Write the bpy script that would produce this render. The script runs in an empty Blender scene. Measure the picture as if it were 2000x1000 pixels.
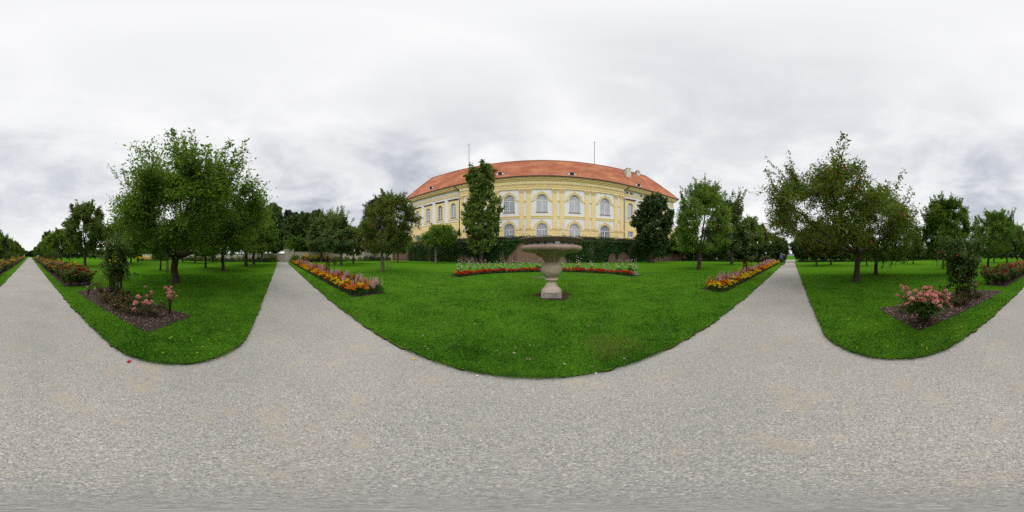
import bpy, bmesh, math, random
import numpy as np
from mathutils import Vector, Matrix

random.seed(7)
scene = bpy.context.scene
col = scene.collection
H = 1.4                                   # eye height above the gravel
R = math.radians

# ------------------------------------------------------------------ camera
cam_d = bpy.data.cameras.new('camera')
cam = bpy.data.objects.new('camera', cam_d)
col.objects.link(cam)
scene.render.engine = 'CYCLES'
cam_d.type = 'PANO'
try:
    cam_d.cycles.panorama_type = 'EQUIRECTANGULAR'
except Exception:
    cam_d.panorama_type = 'EQUIRECTANGULAR'
cam.location = (0, 0, H)
cam.rotation_euler = (R(90), 0, 0)
cam_d.clip_start = 0.01
cam_d.clip_end = 20000
scene.camera = cam

# ------------------------------------------------------------------ world, sun, exposure
SUN_AZ, SUN_EL = 172.0, 56.0
world = bpy.data.worlds.new('World')
scene.world = world
world.use_nodes = True
wn, wl = world.node_tree.nodes, world.node_tree.links
wn.clear()
def W(t, **k):
    n = wn.new(t)
    for a, b in k.items(): setattr(n, a, b)
    return n
def wmath(op, a, b=None, c=None, clamp=False):
    n = W('ShaderNodeMath', operation=op, use_clamp=clamp)
    for i, v in enumerate((a, b, c)):
        if v is None: continue
        if isinstance(v, (int, float)): n.inputs[i].default_value = v
        else: wl.new(v, n.inputs[i])
    return n.outputs[0]
def wsmooth(v, lo, hi):
    n = W('ShaderNodeMapRange', interpolation_type='SMOOTHSTEP')
    wl.new(v, n.inputs[0]); n.inputs[1].default_value = lo; n.inputs[2].default_value = hi
    return n.outputs[0]
def wmix(f, a, b):
    n = W('ShaderNodeMix', data_type='RGBA')
    if isinstance(f, float): n.inputs[0].default_value = f
    else: wl.new(f, n.inputs[0])
    for i, v in ((6, a), (7, b)):
        if isinstance(v, tuple): n.inputs[i].default_value = (*v, 1)
        else: wl.new(v, n.inputs[i])
    return n.outputs[2]
tc = W('ShaderNodeTexCoord')
sep = W('ShaderNodeSeparateXYZ'); wl.new(tc.outputs['Generated'], sep.inputs[0])
zc = wmath('MAXIMUM', sep.outputs[2], 0.0)
den = wmath('ADD', zc, 0.27)
comb = W('ShaderNodeCombineXYZ')
wl.new(wmath('DIVIDE', sep.outputs[0], den), comb.inputs[0])
wl.new(wmath('DIVIDE', sep.outputs[1], den), comb.inputs[1])
wl.new(wmath('MULTIPLY', zc, 1.2), comb.inputs[2])
def wnoise(scale, detail, rough, off=0.0, dist=0.0):
    m = W('ShaderNodeMapping'); wl.new(comb.outputs[0], m.inputs[0]); m.inputs['Location'].default_value = (off, off*.7, 0)
    n = W('ShaderNodeTexNoise'); wl.new(m.outputs[0], n.inputs['Vector'])
    n.inputs['Scale'].default_value = scale; n.inputs['Detail'].default_value = detail
    n.inputs['Roughness'].default_value = rough; n.inputs['Distortion'].default_value = dist
    return n.outputs[0]
def skydir(px, py):
    az, el = R((px-1000)*.18), R((500-py)*.18)
    return (math.cos(el)*math.sin(az), math.cos(el)*math.cos(az), math.sin(el))
def wpatch(px, py, inner, outer):
    n = W('ShaderNodeVectorMath', operation='DOT_PRODUCT')
    wl.new(tc.outputs['Generated'], n.inputs[0]); n.inputs[1].default_value = skydir(px, py)
    return wsmooth(n.outputs['Value'], math.cos(R(outer)), math.cos(R(inner)))
nbig = wnoise(0.55, 5, 0.5, 3.1, 0.4)
nmid = wnoise(1.5, 8, 0.58, 11.0, 0.6)
nfin = wnoise(4.2, 9, 0.62, 5.0, 0.5)
mixn = wmath('ADD', wmath('MULTIPLY', nbig, .44), wmath('ADD', wmath('MULTIPLY', nmid, .40), wmath('MULTIPLY', nfin, .16)))
mass = wsmooth(mixn, .41, .60)
low = wsmooth(zc, 1.0, 0.55)                       # cloud relief is weaker overhead
patch = None
for (px, py, a, b, k) in ((660, 380, 2, 30, 1.25), (770, 350, 2, 24, .95), (1900, 380, 1, 22, .9), (1800, 300, 1, 26, .55), (110, 310, 2, 28, .5),
                          (1470, 130, 3, 32, .75), (1330, 150, 3, 28, .55), (1650, 150, 3, 28, .55), (1850, 180, 3, 26, .45), (880, 200, 3, 30, .35), (400, 130, 3, 30, .3)):
    p = wmath('MULTIPLY', wpatch(px, py, a, b), k)
    patch = p if patch is None else wmath('MAXIMUM', patch, p)
pn = wmath('MULTIPLY', patch, wsmooth(mixn, .24, .56))
greyf = wmath('ADD', wmath('MULTIPLY', wmath('MULTIPLY', wmath('MULTIPLY', mass, low), wsmooth(zc, -.12, .34)), .42), wmath('MULTIPLY', pn, .52), clamp=True)
skyn = W('ShaderNodeTexSky', sky_type='NISHITA')
skyn.sun_disc = False
skyn.sun_elevation = R(SUN_EL); skyn.sun_rotation = R(SUN_AZ)
skyn.air_density = 1.0; skyn.dust_density = 0.0
nis = W('ShaderNodeVectorMath', operation='SCALE'); wl.new(skyn.outputs[0], nis.inputs[0]); nis.inputs['Scale'].default_value = 0.9
# cloud deck in the Nishita sky's own (physical) units: strength 0.1 brings both to picture values
white = (9.85, 9.85, 9.9); grey = (4.1, 4.45, 5.2)
cl = wmix(greyf, white, grey)
skyc = wmix(0.97, nis.outputs[0], cl)
bg = W('ShaderNodeBackground'); bg.inputs['Strength'].default_value = 0.076
wl.new(skyc, bg.inputs['Color'])
wo = W('ShaderNodeOutputWorld'); wl.new(bg.outputs[0], wo.inputs['Surface'])

sun_d = bpy.data.lights.new('sun', 'SUN')
sun_d.energy = 1.5; sun_d.angle = R(100); sun_d.color = (1, .97, .92)
sun = bpy.data.objects.new('sun', sun_d); col.objects.link(sun)
sdir = Vector((math.sin(R(SUN_AZ))*math.cos(R(SUN_EL)), math.cos(R(SUN_AZ))*math.cos(R(SUN_EL)), math.sin(R(SUN_EL))))
sun.rotation_euler = sdir.to_track_quat('Z', 'Y').to_euler()
sun.location = sdir*50

vs = scene.view_settings
vs.view_transform = 'Standard'; vs.look = 'None'; vs.gamma = 1.0; vs.use_curve_mapping = False
vs.exposure = 0.42
cy = scene.cycles
cy.max_bounces = 6; cy.diffuse_bounces = 3; cy.glossy_bounces = 2; cy.transmission_bounces = 4; cy.transparent_max_bounces = 4
cy.use_denoising = False; cy.denoiser = 'OPENIMAGEDENOISE'; cy.denoising_input_passes = 'RGB_ALBEDO_NORMAL'; cy.denoising_prefilter = 'ACCURATE'
cy.sample_clamp_indirect = 4

# ------------------------------------------------------------------ helpers: places
def G(px, py, z=0.0):
    """ground point seen in the photograph at px, py (a place in metres)"""
    az, dep = R((px-1000)*.18), R((py-500)*.18)
    d = (H-z)/math.tan(dep)
    return (d*math.sin(az), d*math.cos(az), d)
AZ_A, AZ_B, AZ_C, AZ_P = -169.5, -81.5, 98.5, 10.5     # headings: long path, left path, right path, palace
def frame(az):
    a = R(az); return np.array((math.sin(a), math.cos(a))), np.array((math.cos(a), -math.sin(a)))
FA, RA = frame(AZ_A); FB, RB = frame(AZ_B); FC, RC = frame(AZ_C); FP, RP = frame(AZ_P)
def at(fr, t, w, z=0.0):
    p = fr[0]*t + fr[1]*w
    return (float(p[0]), float(p[1]), z)
A_, B_, C_, P_ = (FA, RA), (FB, RB), (FC, RC), (FP, RP)

# ------------------------------------------------------------------ helpers: objects
def tag(o, label=None, cat=None, group=None, kind=None):
    if label: o['label'] = label
    if cat: o['category'] = cat
    if group: o['group'] = group
    if kind: o['kind'] = kind
    return o
def link(o, parent=None):
    col.objects.link(o)
    if parent is not None: o.parent = parent
    return o
def empty(name, loc=(0, 0, 0), rz=0.0):
    o = bpy.data.objects.new(name, None); col.objects.link(o)
    o.empty_display_size = .1; o.location = loc; o.rotation_euler = (0, 0, rz)
    return o
def copy_tree(o, parent=None):
    c = o.copy(); col.objects.link(c); c.parent = parent
    for ch in list(o.children): copy_tree(ch, c)
    return c
class MB:
    """collects simple solids; build() makes them one mesh object"""
    def __init__(s): s.v, s.f, s.mi, s.cur = [], [], [], 0
    def add(s, vs, fs):
        b = len(s.v); s.v += [tuple(v) for v in vs]; s.f += [tuple(b+i for i in f) for f in fs]; s.mi += [s.cur]*len(fs); return s
    def box(s, x0, x1, y0, y1, z0, z1):
        return s.add([(x0,y0,z0),(x1,y0,z0),(x1,y1,z0),(x0,y1,z0),(x0,y0,z1),(x1,y0,z1),(x1,y1,z1),(x0,y1,z1)],
                     [(0,3,2,1),(4,5,6,7),(0,1,5,4),(1,2,6,5),(2,3,7,6),(3,0,4,7)])
    def lathe(s, prof, n=48, c=(0, 0), cap=True):
        vs = []
        for r, z in prof:
            for i in range(n):
                a = 2*math.pi*i/n; vs.append((c[0]+r*math.cos(a), c[1]+r*math.sin(a), z))
        fs = []
        for k in range(len(prof)-1):
            for i in range(n):
                j = (i+1) % n; fs.append((k*n+i, k*n+j, (k+1)*n+j, (k+1)*n+i))
        if cap: fs += [tuple(range(n))[::-1], tuple((len(prof)-1)*n+i for i in range(n))]
        return s.add(vs, fs)
    def tube(s, pts, rad, n=6, cap=True):
        pts = [Vector(p) for p in pts]; vs = []; m = len(pts)
        for k, p in enumerate(pts):
            d = (pts[min(k+1, m-1)]-pts[max(k-1, 0)]).normalized()
            u = d.cross(Vector((0, 0, 1)) if abs(d.z) < .95 else Vector((1, 0, 0))).normalized(); w = d.cross(u)
            r = rad[k] if hasattr(rad, '__len__') else rad
            for i in range(n):
                a = 2*math.pi*i/n; vs.append(p+u*(r*math.cos(a))+w*(r*math.sin(a)))
        fs = [(k*n+i, k*n+(i+1) % n, (k+1)*n+(i+1) % n, (k+1)*n+i) for k in range(m-1) for i in range(n)]
        if cap: fs += [tuple(range(n))[::-1], tuple((m-1)*n+i for i in range(n))]
        return s.add(vs, fs)
    def build(s, name, mats, parent=None, smooth=False):
        me = bpy.data.meshes.new(name); me.from_pydata(s.v, [], s.f)
        mats = mats if isinstance(mats, (list, tuple)) else [mats]
        for m in mats: me.materials.append(m)
        if len(mats) > 1: me.polygons.foreach_set('material_index', s.mi)
        if smooth: me.polygons.foreach_set('use_smooth', [True]*len(me.polygons))
        me.validate(); me.update()
        return link(bpy.data.objects.new(name, me), parent)
def np_mesh(name, V, F, mats, midx=None, smooth=False):
    """V (n,3), F (m,k) with k = 3 or 4"""
    me = bpy.data.meshes.new(name)
    V = np.asarray(V, dtype=np.float32); F = np.asarray(F, dtype=np.int32); k = F.shape[1]
    me.vertices.add(len(V)); me.vertices.foreach_set('co', V.ravel())
    me.loops.add(F.size); me.loops.foreach_set('vertex_index', F.ravel())
    me.polygons.add(len(F)); me.polygons.foreach_set('loop_start', np.arange(0, F.size, k, dtype=np.int32))
    for m in (mats if isinstance(mats, (list, tuple)) else [mats]): me.materials.append(m)
    if midx is not None: me.polygons.foreach_set('material_index', np.asarray(midx, dtype=np.int32))
    if smooth: me.polygons.foreach_set('use_smooth', np.ones(len(F), dtype=bool))
    me.update(calc_edges=True)
    return me
def np_obj(name, V, F, mats, parent=None, **k):
    return link(bpy.data.objects.new(name, np_mesh(name, V, F, mats, **k)), parent)

# ------------------------------------------------------------------ materials
MATS = {}
class NT:
    def __init__(s, name):
        s.m = bpy.data.materials.new(name); s.m.use_nodes = True
        s.n, s.l = s.m.node_tree.nodes, s.m.node_tree.links
        s.n.clear(); s.out = s.n.new('ShaderNodeOutputMaterial')
    def node(s, t, **k):
        n = s.n.new(t)
        for a, b in k.items(): setattr(n, a, b)
        return n
    def put(s, sock, v):
        if isinstance(v, (int, float)): sock.default_value = v
        elif isinstance(v, tuple): sock.default_value = (*v, 1) if len(v) == 3 and sock.type == 'RGBA' else v
        else: s.l.new(v, sock)
    def math(s, op, a, b=0.0, clamp=False):
        n = s.node('ShaderNodeMath', operation=op, use_clamp=clamp); s.put(n.inputs[0], a); s.put(n.inputs[1], b); return n.outputs[0]
    def mix(s, f, a, b, mode='MIX'):
        n = s.node('ShaderNodeMix', data_type='RGBA', blend_type=mode); s.put(n.inputs[0], f); s.put(n.inputs[6], a); s.put(n.inputs[7], b); return n.outputs[2]
    def ramp(s, f, stops):
        n = s.node('ShaderNodeValToRGB'); s.put(n.inputs[0], f); e = n.color_ramp.elements
        while len(e) < len(stops): e.new(0.5)
        for q, (p, c) in zip(e, stops): q.position = p; q.color = (*c, 1)
        return n.outputs[0]
    def step(s, v, lo, hi):
        n = s.node('ShaderNodeMapRange', interpolation_type='SMOOTHSTEP'); s.put(n.inputs[0], v); s.put(n.inputs[1], lo); s.put(n.inputs[2], hi); return n.outputs[0]
    def co(s, which='Object'): return s.node('ShaderNodeTexCoord').outputs[which]
    def pos(s): return s.node('ShaderNodeNewGeometry').outputs['Position']
    def noise(s, vec, scale, detail=4, rough=.55, dist=0.0, out=0):
        n = s.node('ShaderNodeTexNoise'); s.put(n.inputs['Vector'], vec)
        n.inputs['Scale'].default_value = scale; n.inputs['Detail'].default_value = detail
        n.inputs['Roughness'].default_value = rough; n.inputs['Distortion'].default_value = dist
        return n.outputs[out]
    def voro(s, vec, scale, feature='F1', out='Distance', rnd=1.0):
        n = s.node('ShaderNodeTexVoronoi', feature=feature); s.put(n.inputs['Vector'], vec); n.inputs['Scale'].default_value = scale
        n.inputs['Randomness'].default_value = rnd
        return n.outputs[out]
    def island(s): return s.node('ShaderNodeNewGeometry').outputs['Random Per Island']
    def objrand(s): return s.node('ShaderNodeObjectInfo').outputs['Random']
    def bump(s, h, strength=.4, dist=.02):
        n = s.node('ShaderNodeBump'); s.put(n.inputs['Height'], h); n.inputs['Strength'].default_value = strength; n.inputs['Distance'].default_value = dist
        return n.outputs[0]
    def principled(s, color, rough=.8, normal=None, spec=.3, metal=0.0):
        n = s.node('ShaderNodeBsdfPrincipled'); s.put(n.inputs['Base Color'], color); s.put(n.inputs['Roughness'], rough)
        n.inputs['Metallic'].default_value = metal; n.inputs['Specular IOR Level'].default_value = spec
        if normal is not None: s.l.new(normal, n.inputs['Normal'])
        s.l.new(n.outputs[0], s.out.inputs[0]); return n
def plain(name, c, rough=.7, var=.15, scale=3.0, bump=0.0, spec=.3, metal=0.0, bscale=20):
    """a surface with uneven colour"""
    t = NT(name); p = t.co('Object')
    n1 = t.noise(p, scale, 6, .65)
    lo = tuple(x*(1-var) for x in c); hi = tuple(min(1, x*(1+var)) for x in c)
    colr = t.ramp(n1, [(.3, lo), (.7, hi)])
    t.principled(colr, rough, t.bump(t.noise(p, bscale, 5, .6), bump, .01) if bump else None, spec, metal)
    return t.m
def foliage(name, stops, trans=.42, rough=.55, objvar=.25, spec=.3, clump=.5, worn=False):
    """leaf surface: each leaf its own tone, clumps and whole plants differ a little"""
    t = NT(name); p = t.co('Object')
    f = t.math('ADD', t.math('MULTIPLY', t.island(), .6), t.math('MULTIPLY', t.noise(p, clump*2, 3, .6), .55))
    c = t.ramp(t.math('SUBTRACT', f, .06), stops)
    if worn:                                            # turf: lusher and thinner patches, a few yellowed ones
        c = t.mix(1.0, c, t.ramp(t.noise(p, 2.3, 5, .7), [(.34, (.46, .56, .60)), (.5, (.95, .96, 1)), (.66, (1.55, 1.32, 1.2))]), 'MULTIPLY')
        c = t.mix(t.math('MULTIPLY', t.step(t.noise(p, .8, 6, .75, .5), .57, .72), .6), c, (.19, .17, .055))
        vd = t.node('ShaderNodeVectorMath', operation='DISTANCE'); t.l.new(p, vd.inputs[0]); vd.inputs[1].default_value = (1.28, 1.85, .04)   # trodden spot at the corner of the fountain lawn
        c = t.mix(t.math('MULTIPLY', t.step(t.math('ADD', vd.outputs['Value'], t.math('MULTIPLY', t.noise(p, 4, 4, .7), .7)), .95, .35), .7), c, (.21, .175, .06))
    hs = t.node('ShaderNodeHueSaturation')
    r = t.objrand()
    t.put(hs.inputs['Value'], t.math('ADD', 1-objvar/2, t.math('MULTIPLY', r, objvar)))
    t.put(hs.inputs['Hue'], t.math('ADD', .5-.012, t.math('MULTIPLY', t.math('FRACT', t.math('MULTIPLY', r, 7.3)), .024)))
    t.put(hs.inputs['Color'], c)
    pr = t.principled(hs.outputs[0], rough, None, spec)
    tr = t.node('ShaderNodeBsdfTranslucent')
    tcol = t.mix(.6, hs.outputs[0], (1.0, 1.0, .35), 'MULTIPLY'); t.l.new(tcol, tr.inputs[0])
    mx = t.node('ShaderNodeMixShader'); mx.inputs[0].default_value = trans
    t.l.new(pr.outputs[0], mx.inputs[1]); t.l.new(tr.outputs[0], mx.inputs[2]); t.l.new(mx.outputs[0], t.out.inputs[0])
    return t.m
def petal(name, stops, trans=.25):
    t = NT(name)
    c = t.ramp(t.math('ADD', t.math('MULTIPLY', t.island(), .8), t.math('MULTIPLY', t.objrand(), .2)), stops)
    pr = t.principled(c, .6, None, .2)
    tr = t.node('ShaderNodeBsdfTranslucent'); t.l.new(c, tr.inputs[0])
    mx = t.node('ShaderNodeMixShader'); mx.inputs[0].default_value = trans
    t.l.new(pr.outputs[0], mx.inputs[1]); t.l.new(tr.outputs[0], mx.inputs[2]); t.l.new(mx.outputs[0], t.out.inputs[0])
    return t.m

def m_gravel():
    t = NT('gravel'); p = t.pos()
    v1 = t.voro(p, 190, 'F1', 'Color'); d1 = t.voro(p, 190, 'F1', 'Distance')
    v2 = t.voro(p, 105, 'F1', 'Color'); d2 = t.voro(p, 105, 'F1', 'Distance')
    s1 = t.node('ShaderNodeSeparateColor'); t.l.new(v1, s1.inputs[0])
    s2 = t.node('ShaderNodeSeparateColor'); t.l.new(v2, s2.inputs[0])
    stone = t.ramp(s1.outputs[0], [(0, (.15, .15, .155)), (.25, (.25, .245, .24)), (.55, (.315, .308, .29)), (.8, (.37, .36, .335)), (1, (.50, .49, .47))])
    stone2 = t.ramp(s2.outputs[0], [(0, (.19, .19, .195)), (.5, (.31, .305, .29)), (.85, (.36, .34, .30)), (1, (.50, .485, .465))])
    c = t.mix(t.step(s2.outputs[1], .62, .7), stone, stone2)
    sand = t.ramp(t.noise(p, 140, 3, .7), [(.3, (.29, .25, .19)), (.7, (.44, .39, .30))])
    n = t.noise(p, 2.5, 8, .76, .5); patchy = t.step(n, .52, .64)
    c = t.mix(t.math('MULTIPLY', patchy, .6), c, sand)
    big = t.ramp(t.noise(p, .5, 5, .6), [(.25, (1.06, 1.055, 1.04)), (.5, (1.24, 1.225, 1.19)), (.75, (1.42, 1.385, 1.31))])
    c = t.mix(1.0, c, big, 'MULTIPLY')
    h = t.math('ADD', t.math('MULTIPLY', d1, -.6), t.math('MULTIPLY', d2, -.4))
    t.principled(c, 1.0, t.bump(h, .12, .006), .0)
    return t.m
def m_lawn():
    t = NT('lawn_turf'); p = t.pos()
    n1 = t.noise(p, 1.1, 6, .65); n2 = t.noise(p, 38, 4, .7); n3 = t.noise(p, .16, 4, .6); n4 = t.noise(p, 190, 2, .6)
    c = t.ramp(n1, [(.25, (.036, .122, .006)), (.5, (.075, .215, .008)), (.78, (.135, .290, .014))])
    c = t.mix(.55, c, t.ramp(n2, [(.3, (.034, .125, .006)), (.7, (.130, .300, .014))]))
    c = t.mix(t.math('MULTIPLY', t.step(n3, .4, .68), .4), c, (.125, .235, .016))
    c = t.mix(.35, c, t.ramp(n4, [(.3, (.012, .045, .004)), (.7, (.075, .20, .02))]))
    h = t.math('ADD', t.math('MULTIPLY', n2, .5), t.math('MULTIPLY', n4, .5))
    df = t.node('ShaderNodeBsdfDiffuse'); t.l.new(c, df.inputs[0]); t.l.new(t.bump(h, .35, .02), df.inputs['Normal']); t.l.new(df.outputs[0], t.out.inputs[0])
    return t.m
def m_soil(name='soil', c0=(.035, .026, .020), c1=(.105, .080, .064)):
    t = NT(name); p = t.pos()
    n = t.noise(p, 24, 8, .75); v = t.voro(p, 40)
    c = t.ramp(n, [(.3, c0), (.72, c1)])
    t.principled(c, .95, t.bump(t.math('ADD', n, t.math('MULTIPLY', v, -.5)), .9, .05), .1)
    return t.m
def m_brick():
    t = NT('old_brick'); o = t.co('Object')
    s = t.node('ShaderNodeSeparateXYZ'); t.l.new(o, s.inputs[0]); cb = t.node('ShaderNodeCombineXYZ')
    t.l.new(s.outputs[0], cb.inputs[0]); t.l.new(s.outputs[2], cb.inputs[1])
    b = t.node('ShaderNodeTexBrick'); t.l.new(cb.outputs[0], b.inputs['Vector'])
    b.inputs['Color1'].default_value = (.24, .115, .075, 1); b.inputs['Color2'].default_value = (.15, .078, .055, 1); b.inputs['Mortar'].default_value = (.26, .22, .185, 1)
    b.inputs['Scale'].default_value = 1; b.inputs['Brick Width'].default_value = .30; b.inputs['Row Height'].default_value = .10; b.inputs['Mortar Size'].default_value = .009
    b.inputs['Bias'].default_value = -.1
    n = t.noise(o, .6, 7, .7); c = t.mix(t.math('MULTIPLY', t.step(n, .42, .68), .55), b.outputs[0], (.20, .165, .14))
    c = t.mix(t.math('MULTIPLY', t.step(t.noise(o, 2.2, 5, .7), .52, .72), .4), c, (.30, .20, .155))
    t.principled(c, .9, t.bump(b.outputs['Fac'], -.5, .02), .15)
    return t.m
def m_roof():
    t = NT('clay_tiles'); o = t.co('Object')
    s = t.node('ShaderNodeSeparateXYZ'); t.l.new(o, s.inputs[0]); cb = t.node('ShaderNodeCombineXYZ')
    t.l.new(s.outputs[0], cb.inputs[0]); t.l.new(s.outputs[2], cb.inputs[1])
    b = t.node('ShaderNodeTexBrick'); t.l.new(cb.outputs[0], b.inputs['Vector'])
    b.inputs['Color1'].default_value = (.40, .125, .058, 1); b.inputs['Color2'].default_value = (.33, .10, .050, 1); b.inputs['Mortar'].default_value = (.20, .060, .032, 1)
    b.inputs['Scale'].default_value = 1; b.inputs['Brick Width'].default_value = .34; b.inputs['Row Height'].default_value = .30; b.inputs['Mortar Size'].default_value = .022
    n = t.noise(o, .22, 7, .72); c = t.mix(t.math('MULTIPLY', t.step(n, .40, .66), .75), b.outputs[0], (.52, .215, .115))
    c = t.mix(t.math('MULTIPLY', t.step(t.noise(o, .9, 6, .75), .52, .72), .5), c, (.22, .085, .055))
    t.principled(c, .85, t.bump(b.outputs['Fac'], -.5, .03), .2)
    return t.m
def m_marble(name, a, b, cdark, wear=1.0):
    t = NT(name); o = t.co('Object')
    n = t.noise(o, 5, 8, .7, .6); f = t.noise(o, 60, 4, .7); st = t.noise(o, 1.4, 5, .7)
    c = t.ramp(n, [(.3, a), (.7, b)])
    c = t.mix(t.math('MULTIPLY', t.step(f, .55, .68), .55), c, cdark)
    c = t.mix(t.math('MULTIPLY', t.step(st, .45, .68), .7*wear), c, tuple(x*.5 for x in a))
    mp = t.node('ShaderNodeMapping'); t.l.new(o, mp.inputs[0]); mp.inputs['Scale'].default_value = (1, 1, .12)
    c = t.mix(t.math('MULTIPLY', t.step(t.noise(mp.outputs[0], 9, 6, .7), .52, .7), .55*wear), c, tuple(x*.42 for x in a))
    c = t.mix(t.math('MULTIPLY', t.step(t.voro(o, 16), .16, .08), .5), c, (.42, .41, .33))
    t.principled(c, .55, t.bump(f, .25, .006), .35)
    return t.m
def m_bark(name, a, b):
    t = NT(name); o = t.co('Object'); mp = t.node('ShaderNodeMapping'); t.l.new(o, mp.inputs[0]); mp.inputs['Scale'].default_value = (1, 1, .28)
    n = t.noise(mp.outputs[0], 22, 7, .75, .4); g = t.noise(o, 2.5, 5, .6)
    c = t.ramp(n, [(.32, a), (.68, b)])
    c = t.mix(t.math('MULTIPLY', t.step(g, .5, .7), .4), c, (.075, .085, .045))
    t.principled(c, .95, t.bump(n, .9, .03), .1)
    return t.m
def m_plaster(name, c, dirt=(.45, .42, .36), amt=.4):
    t = NT(name); o = t.co('Object')
    n = t.noise(o, .5, 7, .7); f = t.noise(o, 9, 5, .6)
    mp = t.node('ShaderNodeMapping'); t.l.new(o, mp.inputs[0]); mp.inputs['Scale'].default_value = (1.6, 1.6, .14)
    st = t.noise(mp.outputs[0], 1.5, 6, .7)
    cc = t.mix(t.math('MULTIPLY', t.step(st, .52, .75), amt), c, tuple(x*y*1.3 for x, y in zip(c, dirt)))
    cc = t.mix(.3, cc, t.ramp(n, [(.3, tuple(x*.7 for x in c)), (.7, c)]))
    t.principled(cc, .88, t.bump(f, .15, .01), .2)
    return t.m
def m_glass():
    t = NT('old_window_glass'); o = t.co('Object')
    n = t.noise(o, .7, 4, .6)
    c = t.ramp(t.math('ADD', t.math('MULTIPLY', n, .55), t.math('MULTIPLY', t.objrand(), .5)), [(.25, (.12, .145, .18)), (.55, (.30, .34, .39)), (.85, (.50, .54, .58))])  # pale grey-blue tones stand in for sky reflected in the panes
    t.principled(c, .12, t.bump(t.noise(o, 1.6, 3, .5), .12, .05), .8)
    return t.m

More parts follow.
